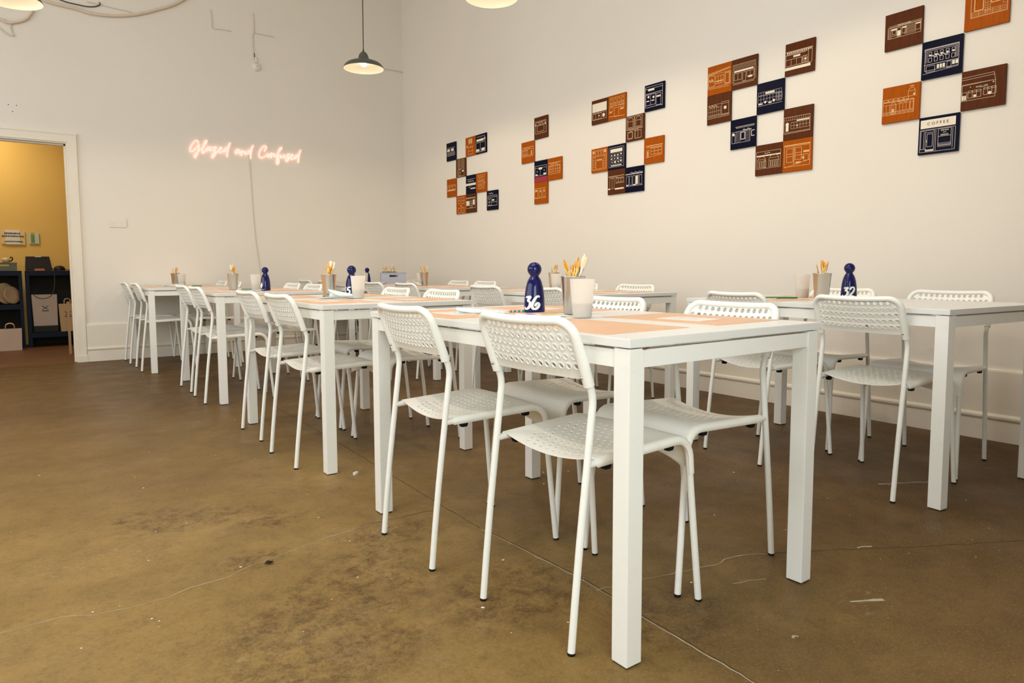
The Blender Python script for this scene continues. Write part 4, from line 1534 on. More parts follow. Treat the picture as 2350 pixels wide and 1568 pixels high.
# cluster A
T['A00'] = ('navy', Print(0.02).f(.08, .52, .38, .66).f(.50, .52, .80, .66).l(.08, .72, .9, .72).g(.08, .28, .9, .46, 7, 2), 'two lit windows')
T['A02'] = ('orange', Print(0.02).g(.30, .64, .68, .90, 3, 3).f(.34, .68, .46, .88).f(.52, .68, .64, .88).o(.28, .08, .72, .44).l(.2, .5, .8, .5).f(.10, .46, .20, .58).l(.28, .26, .72, .26), 'a big window over a doorway')
T['A03'] = ('navy', Print(0.02).f(.08, .64, .76, .76).f(.82, .66, .92, .80).f(.02, .12, .34, .24).f(.54, .12, .86, .26).o(.04, .08, .92, .58).l(.44, .1, .44, .56).l(.1, .88, .9, .88), 'a bright sign band')
T['A11'] = ('brown', Print(0.02).g(.2, .50, .46, .94, 2, 4).g(.58, .50, .84, .94, 2, 4).f(.64, .26, .80, .36).o(.18, .04, .86, .44).g(.22, .06, .5, .40, 2, 2), 'a tall two-window house front')
T['A20'] = ('orange', Print(0.02).o(.08, .34, .94, .66).f(.08, .34, .92, .42).l(.08, .54, .94, .60).l(.3, .42, .3, .64).l(.6, .42, .6, .64), 'a low shop')
T['A22'] = ('navy', Print(0.02).scr(.18, .66, .8, .05, 12, .03).f(0.0, .44, 1.0, .56).f(.48, .24, .96, .30).l(.3, .32, .5, .40).l(.1, .78, .9, .78), 'a white stripe across it')
T['A23'] = ('orange', Print(0.02).win(.16, .60, .82, .80, 3).win(.16, .40, .82, .56, 3).win(.16, .18, .82, .34, 3).l(.1, .88, .9, .88).f(.78, .44, .88, .50), 'nine small windows')
T['A31'] = ('orange', Print(0.024).o(.20, .55, .44, .90).o(.58, .55, .82, .90).o(.20, .04, .44, .32).o(.58, .04, .82, .32).l(.2, .72, .44, .72).l(.58, .72, .82, .72).dot(.5, .42, .06), 'four sash windows')
T['A32'] = ('brown', Print(0.02).f(.04, .38, .34, .64).f(.70, .40, .88, .68).o(.0, .24, .94, .76).l(.0, .80, .96, .80, .03).g(.40, .26, .66, .62, 2, 3), 'two bright shop windows')
T['A34'] = ('navy', Print(0.02).scr(.2, .84, .6, .04, 8, .03).o(.10, .22, .96, .74).f(.50, .46, .70, .54).l(.1, .66, .96, .66).g(.1, .24, .45, .58, 2, 2).l(.5, .40, .96, .40), 'a pub front')
# cluster B
T['B01'] = ('brown', Print(0.02).o(.10, .24, .90, .76).o(.22, .32, .74, .60).l(.06, .80, .92, .80).f(.08, .60, .14, .70).f(.80, .60, .86, .70).scr(.3, .70, .7, .03, 8, .02).l(.1, .64, .9, .64), 'a wide bay window')
T['B10'] = ('orange', Print(0.018).o(.06, .36, .94, .74).l(.06, .64, .94, .64).g(.08, .40, .50, .60, 4, 1).f(.76, .36, .84, .56).scr(.2, .69, .7, .03, 10, .018).l(.02, .30, .94, .30), 'a long low shop')
T['B21'] = ('navy', Print(0.016).o(.06, .30, .94, .76).l(.06, .66, .94, .66).f(.34, .58, .60, .68).f(.10, .32, .26, .38).f(.70, .32, .90, .40).dot(.22, .50, .03).dot(.76, .52, .03).l(.46, .32, .46, .58), 'a red strip below')
T['B22'] = ('orange', Print(0.018).l(.04, .78, .94, .78, .03).scr(.18, .71, .76, .03, 14, .02).o(.08, .28, .90, .66).g(.10, .36, .46, .62, 3, 2).g(.56, .36, .88, .62, 2, 2), 'a shopfront with roof line')
T['B31'] = ('orange', Print(0.02).l(.02, .72, .90, .72).o(.38, .32, .56, .64).o(.66, .32, .84, .64).f(.42, .54, .52, .60).f(.70, .54, .80, .60).f(.04, .60, .28, .66).o(.04, .28, .28, .58).l(.02, .26, .9, .26), 'two doors')
# cluster C
T['C00'] = ('brown', Print(0.014).f(.04, .50, .92, .86).o(.06, .18, .90, .46).g(.08, .20, .60, .44, 3, 1).dot(.74, .32, .08).dot(.47, .33, .03), 'a blank cream sign board')
T['C01'] = ('orange', Print(0.016).l(.05, .90, .95, .90).win(.06, .66, .94, .84, 4, .35).win(.06, .60, .94, .70, 4, .35).l(.05, .56, .95, .56).f(.05, .30, .22, .34).f(.70, .36, .90, .42).o(.36, .12, .62, .48).o(.08, .36, .28, .52).o(.68, .46, .90, .54).l(.04, .16, .96, .10), 'a three-storey house front')
T['C03'] = ('navy', Print(0.016).o(.04, .14, .92, .92).l(.02, .84, .94, .84).f(.18, .76, .50, .84).g(.06, .22, .56, .62, 2, 1).l(.04, .66, .92, .66, .022).o(.60, .16, .84, .60).f(.62, .46, .82, .52).f(.10, .36, .24, .40).f(.36, .36, .50, .40).dot(.20, .54, .05).dot(.46, .50, .05).l(.84, .16, .92, .10), 'a corner shop front')
T['C12'] = ('brown', Print(0.016).o(.06, .50, .46, .96).o(.50, .50, .90, .96).arc(.26, .78, .15).arc(.70, .78, .15).o(.12, .54, .40, .78).o(.56, .54, .84, .78).l(.04, .46, .94, .46, .02).o(.12, .10, .38, .36, .03).o(.52, .08, .86, .38).l(.52, .08, .52, .40, .03).l(.68, .08, .68, .38).scr(.2, .41, .7, .02, 10, .015), 'two arched windows')
T['C20'] = ('orange', Print(0.013).o(.06, .10, .92, .92).win(.08, .70, .92, .88, 5, .3).f(.08, .80, .2, .9).f(.76, .80, .9, .9).l(.06, .66, .92, .66).f(.34, .50, .66, .54).o(.30, .14, .70, .48).g(.10, .14, .26, .62, 1, 5).g(.76, .14, .90, .62, 1, 5), 'a bracketed town house')
T['C21'] = ('navy', Print(0.014).f(.14, .70, .84, .84).o(.06, .10, .92, .90).g(.14, .22, .84, .66, 4, 3, .008).dot(.22, .58, .035).dot(.40, .58, .04).dot(.58, .58, .04).dot(.76, .60, .04).dot(.22, .44, .04).dot(.40, .44, .03).dot(.58, .44, .045).dot(.76, .44, .03).dot(.24, .30, .03).dot(.42, .30, .05).dot(.60, .30, .035).dot(.76, .32, .045).f(.16, .14, .80, .18), 'shelves of round goods')
T['C23'] = ('orange', Print(0.015).l(.10, .68, .96, .68, .03).l(.10, .62, .96, .62).g(.36, .34, .92, .58, 3, 2).arc(.45, .56, .06).arc(.64, .56, .06).arc(.83, .56, .06).o(.14, .26, .26, .52).f(.17, .28, .22, .48).l(.08, .24, .96, .30), 'an arcade of windows')
T['C31'] = ('brown', Print(0.014).l(.04, .74, .96, .74, .024).scr(.1, .69, .6, .02, 12, .014).g(.48, .48, .92, .66, 3, 1).arc(.55, .60, .05).arc(.70, .60, .05).arc(.85, .60, .05).l(.46, .44, .94, .44).g(.12, .24, .38, .66, 2, 1).f(.02, .20, .14, .25).f(.42, .18, .94, .24), 'a pale kerb line')
T['C32'] = ('navy', Print(0.014).l(.02, .72, .96, .72, .04).scr(.3, .76, .96, .03, 12, .02).win(.04, .28, .94, .64, 5, .25).f(.58, .30, .70, .62).l(.02, .24, .96, .24).f(.06, .26, .18, .30).f(.42, .26, .6, .3), 'glossy tall windows')
# cluster D
T['D00'] = ('orange', Print(0.013).l(.02, .72, .96, .80, .024).l(.02, .76, .96, .84).o(.02, .26, .96, .70).o(.04, .30, .30, .66).scr(.06, .48, .26, .07, 8, .03).g(.34, .36, .68, .62, 3, 1).f(.36, .42, .66, .46).o(.74, .30, .92, .66, .024).l(.02, .22, .92, .20), 'a bike mural')
T['D01'] = ('brown', Print(0.013).g(.04, .66, .94, .82, 1, 5, .007).l(.04, .82, .94, .82).f(.10, .56, .86, .62).o(.08, .20, .90, .56).g(.10, .30, .40, .52, 2, 1).o(.44, .22, .56, .52).g(.60, .34, .88, .52, 2, 1).f(.66, .30, .82, .36).l(.04, .16, .90, .16).g(.02, .22, .08, .64, 1, 8, .006).g(.90, .22, .96, .64, 1, 8, .006), 'a brick shop')
T['D03'] = ('brown', Print(0.013).l(.02, .74, .94, .74, .03).fw(.04, .68, .90, .72, 12, .4).l(.02, .64, .72, .64).f(.28, .55, .52, .61).o(.02, .30, .80, .66).g(.02, .30, .58, .50, 3, 1).o(.60, .32, .80, .52).arc(.70, .42, .075, 0, 360, 14).dot(.70, .42, .04).o(.80, .28, .92, .70).f(.0, .17, .88, .26), 'a round emblem')
T['D10'] = ('brown', Print(0.012).l(.04, .66, .60, .66).scr(.06, .60, .44, .04, 12, .022).g(.04, .30, .58, .56, 6, 2, .009).g(.04, .24, .94, .28, 12, 1, .007).o(.62, .26, .92, .70).f(.72, .44, .82, .54).l(.62, .64, .92, .64).l(.02, .20, .96, .20), 'a script sign')
T['D12'] = ('navy', Print(0.011).g(.06, .60, .92, .70, 9, 1, .008).f(.32, .62, .66, .68).g(.04, .36, .94, .58, 8, 2, .008).dot(.32, .36, .04).dot(.64, .36, .045).f(.06, .30, .22, .34).f(.44, .30, .56, .34).g(.74, .32, .92, .56, 3, 2, .008).l(.04, .26, .94, .26), 'two bright lamps')
T['D21'] = ('navy', Print(0.012).l(.20, .74, .96, .74, .02).l(.22, .70, .96, .70).scr(.50, .60, .84, .03, 8, .03).o(.06, .20, .78, .58).o(.42, .30, .58, .54, .03).l(.84, .54, .96, .54, .03).l(.84, .54, .84, .36, .03).l(.84, .36, .96, .36, .03).g(.60, .24, .78, .56, 1, 8, .006).g(.22, .24, .40, .56, 1, 8, .006).o(.06, .20, .18, .50).dot(.12, .50, .05), 'a thick window outline')
T['D23'] = ('brown', Print(0.012).g(.02, .62, .92, .72, 12, 1, .008).f(.46, .56, .90, .60).g(.26, .34, .90, .54, 6, 2, .009).f(.08, .28, .18, .46).dot(.13, .50, .06).o(.02, .24, .92, .72).l(.02, .20, .94, .22).dot(.48, .42, .025), 'a white door')
T['D32'] = ('brown', Print(0.012).o(.04, .22, .94, .78).f(.04, .62, .94, .66).scr(.34, .71, .56, .02, 7, .02).arc(.24, .46, .16).arc(.70, .46, .19).win(.08, .26, .42, .46, 4, .3).win(.50, .26, .90, .46, 5, .3).o(.32, .24, .40, .48).l(.1, .52, .38, .52).l(.54, .54, .88, .54), 'two wide arches')
T['D33'] = ('orange', Print(0.013).l(.04, .84, .96, .84, .03).o(.06, .16, .94, .80).o(.14, .30, .36, .74).l(.14, .56, .36, .56).l(.14, .48, .36, .48).o(.44, .36, .66, .74).l(.44, .58, .66, .58).l(.44, .50, .90, .50).f(.72, .56, .92, .62).o(.74, .30, .90, .50).dot(.72, .40, .04).l(.40, .22, .40, .78, .02).l(.08, .14, .96, .32).f(.46, .24, .64, .29), 'a glazed shop front')
# cluster E
T['E00'] = ('brown', Print(0.011).l(.10, .62, .98, .62, .02).l(.10, .66, .98, .66).o(.08, .32, .96, .62).t(.52, .635, .055, 'BREADS & BAR', 1.0).g(.54, .36, .82, .58, 1, 9, .006).o(.16, .38, .32, .56).f(.16, .54, .32, .58).o(.20, .42, .30, .53).f(.34, .36, .42, .50).o(.33, .34, .43, .58).o(.46, .40, .58, .54).f(.46, .54, .58, .575).o(.82, .40, .95, .58).f(.82, .55, .95, .58).g(.10, .34, .16, .58, 1, 9, .006), 'a bar with sidings')
T['E02'] = ('orange', Print(0.012).o(.14, .30, .96, .98).o(.22, .46, .42, .84, .022).o(.60, .58, .84, .90, .022).g(.16, .32, .96, .44, 5, 3, .008).g(.46, .36, .58, .92, 2, 9, .007).g(.86, .50, .96, .92, 1, 5, .007), 'a brick lower storey')
T['E11'] = ('navy', Print(0.011).l(.06, .78, .92, .78, .02).l(.06, .74, .92, .74).o(.08, .22, .92, .80).win(.14, .60, .86, .70, 5, .5).win(.14, .44, .86, .55, 5, .45).fw(.14, .60, .86, .64, 5, .65).scr(.24, .57, .70, .045, 14, .026).g(.84, .44, .90, .72, 2, 8, .006).g(.10, .44, .14, .72, 1, 8, .006).l(.06, .38, .92, .38, .016).fw(.38, .24, .60, .34, 3, .25).fw(.76, .26, .92, .36, 2, .2).o(.12, .18, .34, .34).o(.64, .20, .74, .36).l(.04, .14, .92, .20), 'a three-storey corner building')
T['E20'] = ('orange', Print(0.011).l(.02, .58, .86, .58, .016).win(.02, .60, .72, .66, 5, .12).o(.02, .22, .86, .58).g(.02, .30, .84, .50, 9, 1, .009).scr(.42, .54, .72, .03, 10, .02).o(.24, .24, .36, .50).arc(.30, .50, .06).f(.26, .28, .33, .38).g(.02, .22, .84, .28, 7, 2, .007).o(.70, .66, .88, .80).arc(.79, .80, .085).o(.74, .92, .84, .94).l(.66, .66, .92, .66).dot(.86, .70, .035).o(.76, .30, .84, .56), 'a domed turret')
T['E22'] = ('brown', Print(0.011).l(.0, .84, .74, .86).l(.0, .78, .76, .80).l(.0, .64, .78, .66).l(.74, .86, .78, .66).t(.48, .53, .065, 'PHILLIPS', 1.15).o(.02, .24, .78, .66).g(.16, .30, .46, .48, 3, 1).g(.52, .32, .80, .50, 3, 1).arc(.21, .48, .05, 180, 360).arc(.31, .48, .05, 180, 360).arc(.41, .48, .05, 180, 360).arc(.57, .50, .045, 180, 360).arc(.66, .50, .045, 180, 360).arc(.75, .50, .045, 180, 360).dot(.32, .34, .035).dot(.66, .35, .04).fw(.02, .26, .12, .38, 2, .2).o(.01, .24, .13, .46).f(.20, .57, .22, .59).f(.72, .60, .75, .63), 'a shop with swagged windows')
T['E31'] = ('navy', Print(0.011).f(.04, .70, .92, .93).o(.04, .06, .92, .66).g(.06, .14, .14, .64, 1, 1).o(.18, .12, .40, .64).o(.22, .20, .36, .54).l(.20, .58, .38, .58).f(.18, .08, .40, .11).o(.50, .20, .82, .64).l(.50, .44, .82, .44).g(.50, .16, .82, .26, 1, 4, .006).t(.66, .575, .060, 'GRAIN', 1.1).t(.66, .525, .036, 'AND', 1.1).t(.66, .455, .060, 'GRIND', 1.1).l(.44, .08, .44, .64).l(.86, .10, .86, .64).o(.04, .06, .20, .14).f(.205, .32, .22, .38), 'the word COFFEE')

tile_me = {}
for cn in ('orange', 'brown', 'navy'):
    tile_me[cn] = MB().box(-TS / 2 + 0.0008, -TS / 2 + 0.0008, -0.011, TS / 2 - 0.0008, TS / 2 - 0.0008, 0.0, 0.0012).mesh('shopfront_tile', 'tile_' + cn)
RN = ['top', 'upper', 'lower', 'bottom']
for key, (cn, pr, what) in T.items():
    g, row, colm = key[0], int(key[1]), int(key[2])
    y0, gname = GROUPS[g]
    yc = y0 - 0.1968 * (colm + 0.5)
    zc = 2.2545 - 0.1963 * (row + 0.5)
    # tile plane: local x -> -Y, local y -> +Z, local z -> -X
    M = Matrix(((0, 0, -1, WR - 0.0145), (-1, 0, 0, yc), (0, 1, 0, zc), (0, 0, 0, 1))) @ Matrix.Rotation(rad(random.uniform(-0.5, 0.5)), 4, 'Z')
    o = link('shopfront_tile', tile_me[cn])
    o.matrix_world = M
    tag(o, '%s tile with %s, cluster %s' % (cn, what, gname), 'tile', 'tile cluster ' + gname)
    S = Matrix.Scale(TS - 0.004, 4)
    for mb, mt, nm in ((pr.mb, 'line_' + cn, 'line_drawing'), (pr.fillb, 'line_cream' if cn != 'orange' else 'line_orange', 'painted_fill')):
        if mb.v:
            mb.v = [((x - 0.5) * (TS - 0.004), (y - 0.5) * (TS - 0.004), z) for x, y, z in mb.v]
            mb.build(nm, mt, o)['kind'] = 'stuff'
    if key == 'E31':
        vs, fs = text_geo('C O F F E E', 0.0215)
        MB().add([(x + (0.48 - 0.5) * TS, y + (0.775 - 0.5) * TS, 0.0016) for x, y, z in vs], fs).build('lettering', 'ink_black', o)
    if key == 'C00':
        vs, fs = text_geo('Etta', 0.010)
        MB().add([(x - 0.25 * TS, y + 0.09 * TS, 0.0016) for x, y, z in vs], fs).build('lettering', 'grey_ink', o)
    if key == 'B21':
        MB().box(-TS / 2 + 0.001, -TS / 2 + 0.001, 0.0002, TS / 2 - 0.001, -TS / 2 + 0.05, 0.0007).build('red_band', 'tile_red', o)

# ------------------------------------------------------------------ fittings on the end wall
def wall_pt(x, y, off=0.006):
    return px_back(x, y, WB - off)


q = wall_pt(271, 512, 0)
sw = empty('socket_plate', q)
tag(sw, 'white double socket plate on the wall beside the doorway', 'socket')
MB().box(-0.073, -0.009, -0.043, 0.073, 0.0, 0.043, 0.003).build('face_plate', 'socket_plastic', sw)
for k, dx in enumerate((-0.036, 0.036)):
    MB().box(dx - 0.006, -0.012, 0.012, dx + 0.006, -0.008, 0.03, 0.001).build('rocker_switch', 'white_glaze', sw)
    h = MB()
    h.box(dx - 0.002, -0.0095, 0.004, dx + 0.002, -0.0088, 0.011).box(dx - 0.013, -0.0095, -0.016, dx - 0.007, -0.0088, -0.012).box(dx + 0.007, -0.0095, -0.016, dx + 0.013, -0.0088, -0.012)
    h.build('pin_holes', 'wall_cable', sw)

q = wall_pt(588, 154, 0)
dt = empty('alarm_sensor', q)
tag(dt, 'small round white sensor hanging on a cable above the neon sign', 'sensor')
MB().lathe([(0.0, 0.034), (0.018, 0.033), (0.034, 0.026), (0.044, 0.014), (0.047, 0.0)], 24).xf(Matrix.Rotation(rad(90), 4, 'X')).build('dome', 'socket_plastic', dt)
MB().lathe([(0.0, 0.037), (0.004, 0.036), (0.004, 0.03)], 8).xf(Matrix.Rotation(rad(90), 4, 'X')).build('lens', 'ink_black', dt)
MB().tube([(0, -0.012, 0.046), (-0.002, -0.012, 0.075), (-0.004, -0.009, 0.10)], 0.011, 8).build('cable_gland', 'socket_plastic', dt)
P = [wall_pt(x, y) - q for x, y in ((584, 136), (582, 120), (580, 85), (583, 70), (581, 30))]
MB().tube(crom(P, 4), 0.0045, 6).build('cable', 'wall_cable', dt)
P = [wall_pt(x, y, 0.009) - q for x, y in ((584, 132), (583, 122))]
MB().tube(P, 0.005, 6).build('cable_sleeve', 'dark_cable', dt)


def wall_cable(pts, r, mt, label, off=0.008, name='wall_cable', cat='cable', n=5):
    P = crom([wall_pt(x, y, off) for x, y in pts], n)
    return tag(MB().tube(P, r, 8).build(name, mt), label, cat)


wall_cable([(584, 76), (600, 79), (629, 85)], 0.004, 'wall_cable', 'short cable branching right above the round sensor', 0.006)
wall_cable([(483, 22), (486, 45), (488, 64), (510, 68), (531, 72)], 0.004, 'wall_cable', 'painted-over cable bending left of the round sensor', 0.006)
wall_cable([(60, -20), (105, 2), (140, 12), (175, 20), (205, 30), (240, 35), (280, 36), (320, 32), (360, 22), (395, 12), (425, -4), (450, -24)], 0.013, 'tan_hose', 'long tan hose sagging across the top of the end wall', 0.02, 'wall_hose', 'hose')
wall_cable([(125, -6), (150, 4), (175, 10), (200, 15), (218, 15), (229, 11), (228, 5)], 0.005, 'dark_cable', 'dark loose cable above the tan hose', 0.012)
wall_cable([(200, 4), (230, 11), (262, 19), (302, 28)], 0.004, 'wall_cable', 'thin pale cable ending on the tan hose', 0.008)
wall_cable([(-30, 40), (0, 44), (12, 50), (25, 52), (45, 49), (60, 43), (68, 34), (76, 22)], 0.012, 'tan_hose', 'short tan hose under the top left lamp', 0.02, 'wall_hose', 'hose')
wall_cable([(26, 52), (24, 62), (27, 74), (31, 82), (22, 81), (10, 74), (-4, 62)], 0.005, 'wall_cable', 'thin loop of cable hanging below the short tan hose', 0.010)
wall_cable([(882, 158), (900, 161), (925, 166)], 0.005, 'wall_cable', 'short cable running into the corner behind the pendant lamp', 0.008)
# black plug, cable and adaptor low on the end wall
q = wall_pt(818, 742, 0)
pl = empty('power_plug', (q.x, WB - 0.021, q.z))
tag(pl, 'black plug and cable on the end wall skirting behind the chairs', 'plug')
MB().box(-0.045, -0.012, -0.045, 0.045, 0.0, 0.045, 0.003).build('socket_plate', 'socket_plastic', pl)
MB().box(-0.028, -0.055, -0.03, 0.028, -0.012, 0.03, 0.006).build('plug_body', 'black_rubber', pl)
P = [(0, -0.05, -0.028), (-0.02, -0.06, -0.09), (-0.09, -0.06, -0.17), (-0.16, -0.07, -0.215), (-0.24, -0.10, -q.z + 0.012), (-0.34, -0.13, -q.z + 0.010)]
MB().tube(crom(P, 5), 0.007, 8).build('cable', 'dark_cable', pl)
ad = MB().box(-0.09, -0.05, 0.0, 0.09, 0.05, 0.05, 0.008).build('power_adaptor', 'box_black', None, (2.83, 7.45, 0.0), rad(20))
tag(ad, 'black power adaptor on the floor by the end wall', 'adaptor')
# fixing holes in the wall above the doorway
for (x, y), nm in (((19, 240), 'left'), ((38, 242), 'right'), ((29, 256), 'lower')):
    q = wall_pt(x, y, 0)
    o = MB().lathe([(0.0, 0.002), (0.0035, 0.0015), (0.0045, 0.0)], 8).xf(Matrix.Rotation(rad(90), 4, 'X')).build('wall_plug', 'dark_cable', None, q)
    tag(o, '%s of three small dark wall plugs above the doorway' % nm, 'wall plug', 'wall plugs above the doorway')

# dry leaf and scrap on the floor
lf = MB().add([(-0.016, 0, 0.004), (-0.004, 0.008, 0.009), (0.014, 0.004, 0.003), (0.006, -0.006, 0.010), (-0.006, -0.007, 0.004), (0.0, 0.0, 0.0005)],
              [(0, 5, 1), (1, 5, 2), (2, 5, 3), (3, 5, 4), (4, 5, 0), (0, 1, 5), (1, 2, 5), (2, 3, 5), (3, 4, 5), (4, 0, 5)])
tag(lf.build('dry_leaf', 'leaf_dry', None, (0.585, 2.03, 0.0)), 'small dark dry leaf on the bare floor', 'leaf')
tag(MB().box(-0.012, -0.006, 0, 0.012, 0.006, 0.012, 0.003).build('paper_scrap', 'paint_spot', None, (1.155, 2.72, 0.0), rad(30)), 'tiny pale scrap on the floor behind the front table leg', 'scrap')

# ------------------------------------------------------------------ things in the room behind the doorway
def shelf_unit(x0, x1, label):
    root = empty('metal_shelf', ((x0 + x1) / 2, 9.73, 0))
    tag(root, label, 'shelf unit', 'blue metal shelf units')
    hw, hd = (x1 - x0) / 2, 0.18
    for sx in (-1, 1):
        for sy in (-1, 1):
            MB().box(sx * hw - 0.036 * (sx > 0), sy * hd - 0.03 * (sy > 0), 0, sx * hw + 0.036 * (sx < 0), sy * hd + 0.03 * (sy < 0), 0.875, 0.002).build('post', 'shelf_blue', root)
    for z in (0.12, 0.45, 0.83) if x0 < 0 else (0.12, 0.83):
        b_ = MB().box(-hw + 0.002, -hd - 0.004, z - 0.01, hw - 0.002, -hd + 0.02, z + 0.045).box(-hw + 0.002, hd - 0.02, z - 0.01, hw - 0.002, hd + 0.004, z + 0.045)
        b_.build('beam', 'shelf_blue', root)
        MB().box(-hw + 0.004, -hd + 0.02, z + 0.03, hw - 0.004, hd - 0.02, z + 0.045).build('board', 'shelf_board', root)
    MB().box(-hw + 0.004, hd - 0.012, 0.01, hw - 0.004, hd - 0.004, 0.86).build('rear_sheet', 'shelf_board', root)  # dark sheet closing the rear of the unit
    return root


shelf_unit(-0.62, 0.118, 'blue metal shelf unit cut by the left picture edge')
shelf_unit(0.150, 0.90, 'blue metal shelf unit beside the door jamb')
ZT = 0.876
# open black tool case
cs = empty('tool_case', (0.285, 9.70, ZT))
tag(cs, 'open black case with its lid up on the blue shelf', 'case')
MB().box(-0.13, -0.11, 0.0, 0.13, 0.05, 0.03, 0.004).build('case_tray', 'box_black', cs)
MB().add([(-0.13, 0.05, 0.03), (0.13, 0.05, 0.03), (0.11, 0.10, 0.165), (-0.12, 0.10, 0.165), (-0.13, 0.07, 0.03), (0.13, 0.07, 0.03), (0.11, 0.12, 0.165), (-0.12, 0.12, 0.165)],
         [(0, 1, 2, 3), (7, 6, 5, 4), (3, 2, 6, 7), (1, 5, 6, 2), (0, 3, 7, 4), (0, 4, 5, 1)]).build('case_lid', 'box_black', cs)
MB().box(-0.03, 0.095, 0.158, 0.03, 0.103, 0.168).build('label', 'socket_plastic', cs)
MB().box(-0.045, -0.125, 0.0, 0.05, -0.112, 0.022, 0.002).build('orange_insert', 'tool_orange', cs)
hl = MB().lathe([(0.058, 0.0), (0.060, 0.012), (0.052, 0.036), (0.034, 0.052), (0.0, 0.058)], 20).build('dark_dome', 'box_black', None, (0.482, 9.64, ZT))
tag(hl, 'round black dome-shaped gadget on the blue shelf by the jamb', 'gadget')
MB().tube(crom([(0.055, -0.01, 0.012), (0.085, -0.02, 0.008), (0.10, -0.02, 0.004)], 4), 0.004, 6).build('cable', 'dark_cable', hl)
basket('storage_basket', 'basket_green', (-0.035, 9.66, ZT), rad(2), 0.22, 0.16, 0.085, 'dark green plastic basket on the left blue shelf')
mg = MB().lathe([(0.0, 0.0), (0.026, 0.0), (0.034, 0.02), (0.040, 0.055), (0.037, 0.055), (0.030, 0.02), (0.0, 0.006)], 20).build('mug', 'mug_cream', None, (-0.02, 9.66, ZT + 0.0915))
tag(mg, 'cream mug with a black handle on the green basket', 'mug')
MB().tube(crom([(0.030, 0, 0.010), (0.058, 0, 0.030), (0.060, 0, 0.055), (0.045, 0, 0.060), (0.038, 0, 0.050)], 4), 0.006, 8).build('handle', 'box_black', mg)
# stacked plates standing on the middle shelf, left unit
for k, (dx, rr) in enumerate(((-0.050, 0.120), (0.010, 0.100))):
    pl = MB().lathe([(0.0, 0.0), (rr * 0.6, 0.0), (rr, 0.022), (rr, 0.027), (rr * 0.58, 0.007), (0.0, 0.007)], 28)
    pl.xf(Matrix.Translation((-0.01 + dx, 9.68, 0.4965 + rr)) @ Matrix.Rotation(rad(-48), 4, 'Z') @ Matrix.Rotation(rad(80), 4, 'Y'))
    tag(pl.build('plate', 'plate_cream'), '%s cream plate standing upright on the left blue shelf' % ('larger', 'smaller')[k], 'plate')


def paper_bag(x, y, z, w_, dep, h_, mt, label, handles=True, mark=False, rz=0.0):
    root = empty('paper_bag', (x, y, z), rz)
    tag(root, label, 'bag')
    b_ = MB()
    t = 0.012
    vs = [(-w_ / 2, -dep / 2, 0), (w_ / 2, -dep / 2, 0), (w_ / 2, dep / 2, 0), (-w_ / 2, dep / 2, 0), (-w_ / 2 - t, -dep / 2, h_), (w_ / 2 + t * .5, -dep / 2, h_), (w_ / 2 + t * .5, dep / 2, h_), (-w_ / 2 - t, dep / 2, h_),
          (-w_ / 2 + 0.01, 0, h_ * 0.5), (w_ / 2 - 0.01, 0, h_ * 0.5)]
    b_.add(vs, [(3, 2, 1, 0), (0, 1, 5, 4), (2, 3, 7, 6), (0, 4, 8), (4, 7, 8), (7, 3, 8), (3, 0, 8), (1, 9, 5), (5, 9, 6), (6, 9, 2), (2, 9, 1)])
    b_.add([(-w_ / 2, -dep / 2 + 0.004, h_ * 0.93), (w_ / 2, -dep / 2 + 0.004, h_ * 0.93), (w_ / 2, dep / 2 - 0.004, h_ * 0.93), (-w_ / 2, dep / 2 - 0.004, h_ * 0.93)], [(0, 1, 2, 3)])
    b_.build('bag_body', mt, root)
    if handles:
        for sy in (-1, 1):
            MB().tube(crom([(-w_ * .2, sy * dep * .42, h_ * .96), (-w_ * .19, sy * dep * .42, h_ + 0.04), (-w_ * .08, sy * dep * .42, h_ + 0.06), (w_ * .08, sy * dep * .42, h_ + 0.06), (w_ * .19, sy * dep * .42, h_ + 0.04), (w_ * .2, sy * dep * .42, h_ * .96)], 4), 0.0045, 6).build('handle', 'bag_kraft', root)
    if mark:
        m_ = MB()
        y0 = -dep / 2 - 0.001
        zc = h_ * 0.62
        for (xa, za, xb, zb) in ((-0.03, 0.035, 0.0, 0.005), (0.03, 0.035, 0.0, 0.005), (0.0, 0.012, -0.03, -0.012), (0.0, 0.012, 0.03, -0.012)):
            m_.tube([(xa, y0, zc + za), (xb, y0, zc + zb)], 0.003, 4)
        m_.box(-0.032, y0 - 0.001, zc - 0.030, 0.032, y0, zc - 0.020)
        m_.build('printed_mark', 'ink_navy', root)
    return root


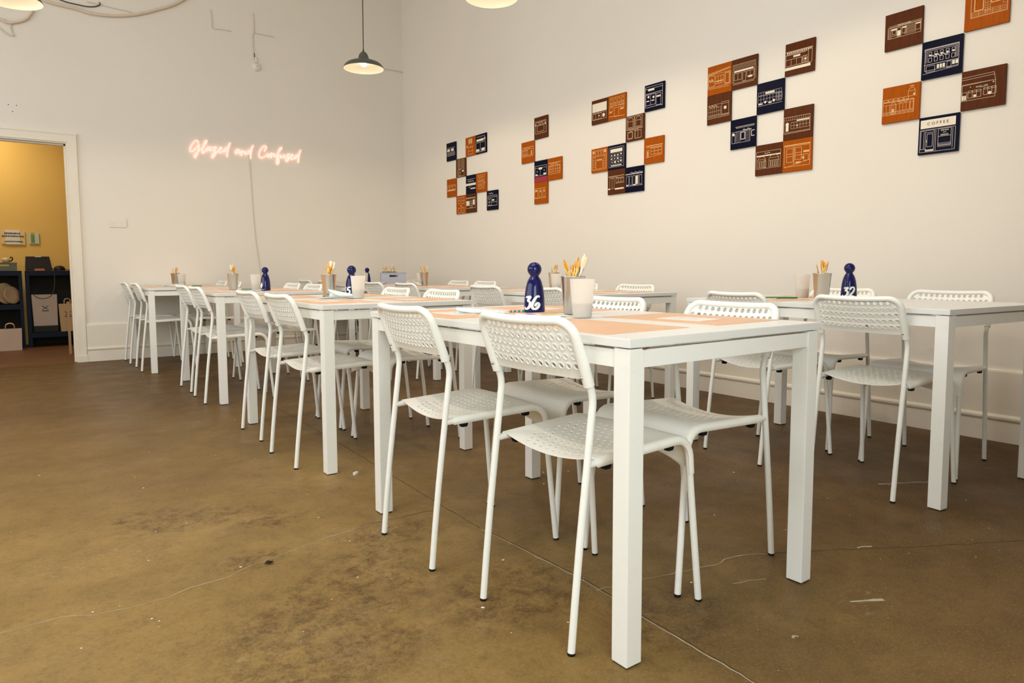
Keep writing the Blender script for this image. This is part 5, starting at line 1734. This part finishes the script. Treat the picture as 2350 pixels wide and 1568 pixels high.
paper_bag(-0.02, 9.37, 0.0, 0.20, 0.12, 0.235, 'bag_paper', 'pale paper bag with twisted handles standing on the floor')
paper_bag(0.325, 9.765, 0.166, 0.23, 0.11, 0.43, 'bag_paper', 'large pale paper bag printed with a navy mark on the lower shelf', False, True)
paper_bag(0.540, 9.64, 0.166, 0.15, 0.09, 0.32, 'bag_kraft', 'smaller paper bag with navy mark beside the door jamb', True, True)
tr = MB().box(-0.12, -0.05, 0.0, 0.12, 0.05, 0.07, 0.006).build('black_tray', 'box_black', None, (0.320, 9.645, 0.166))
tag(tr, 'black tray in front of the large paper bag', 'tray')
cb = MB().tube(crom([(0.215, 9.535, 0.60), (0.26, 9.532, 0.565), (0.33, 9.532, 0.56), (0.39, 9.532, 0.60), (0.42, 9.534, 0.70), (0.425, 9.538, 0.835)], 5), 0.0045, 8).build('hanging_cable', 'dark_cable')
tag(cb, 'black cable drooping under the top of the blue shelf', 'cable')
bt = MB().box(-0.012, -0.012, 0, 0.012, 0.012, 0.55, 0.002).build('wooden_batten', 'wood_batten', None, (0.485, 8.55, 0.0))
tag(bt, 'thin wooden batten standing just inside the doorway', 'batten')
# notices on the yellow wall
s1 = MB().add([(-0.05, 9.985, 1.355), (0.175, 9.985, 1.345), (0.175, 9.985, 1.180), (-0.05, 9.985, 1.190), (-0.05, 9.990, 1.355), (0.175, 9.990, 1.345), (0.175, 9.990, 1.180), (-0.05, 9.990, 1.190)],
              [(3, 2, 1, 0), (4, 5, 6, 7), (0, 1, 5, 4), (1, 2, 6, 5), (2, 3, 7, 6), (3, 0, 4, 7)]).build('paper_notice', 'sign_sheet')
tag(s1, 'paper notice with dark lettering taped to the yellow wall', 'notice')
MB().box(-0.010, 9.982, 1.184, 0.125, 9.985, 1.352).build('white_panel', 'sign_paper', s1)
ln = MB()
for z, xa, xb, hgt in ((1.312, -0.02, 0.14, 0.020), (1.280, -0.045, 0.168, 0.018), (1.218, -0.02, 0.155, 0.016)):
    x = xa
    while x < xb - 0.012:
        w_ = random.uniform(0.007, 0.013)
        ln.box(x, 9.9805, z - hgt / 2, x + w_, 9.982, z + hgt / 2 * random.uniform(0.6, 1.0))
        x += w_ + random.uniform(0.003, 0.006)
ln.build('lettering', 'ink_black', s1)
s2 = MB().box(0.212, 9.984, 1.195, 0.312, 9.990, 1.330).build('care_card', 'card_pale')
tag(s2, 'small green and white card taped to the yellow wall', 'card')
MB().box(0.232, 9.982, 1.205, 0.268, 9.984, 1.300).build('green_panel', 'card_green', s2)
MB().box(0.232, 9.982, 1.300, 0.268, 9.984, 1.326).build('amber_panel', 'card_amber', s2)
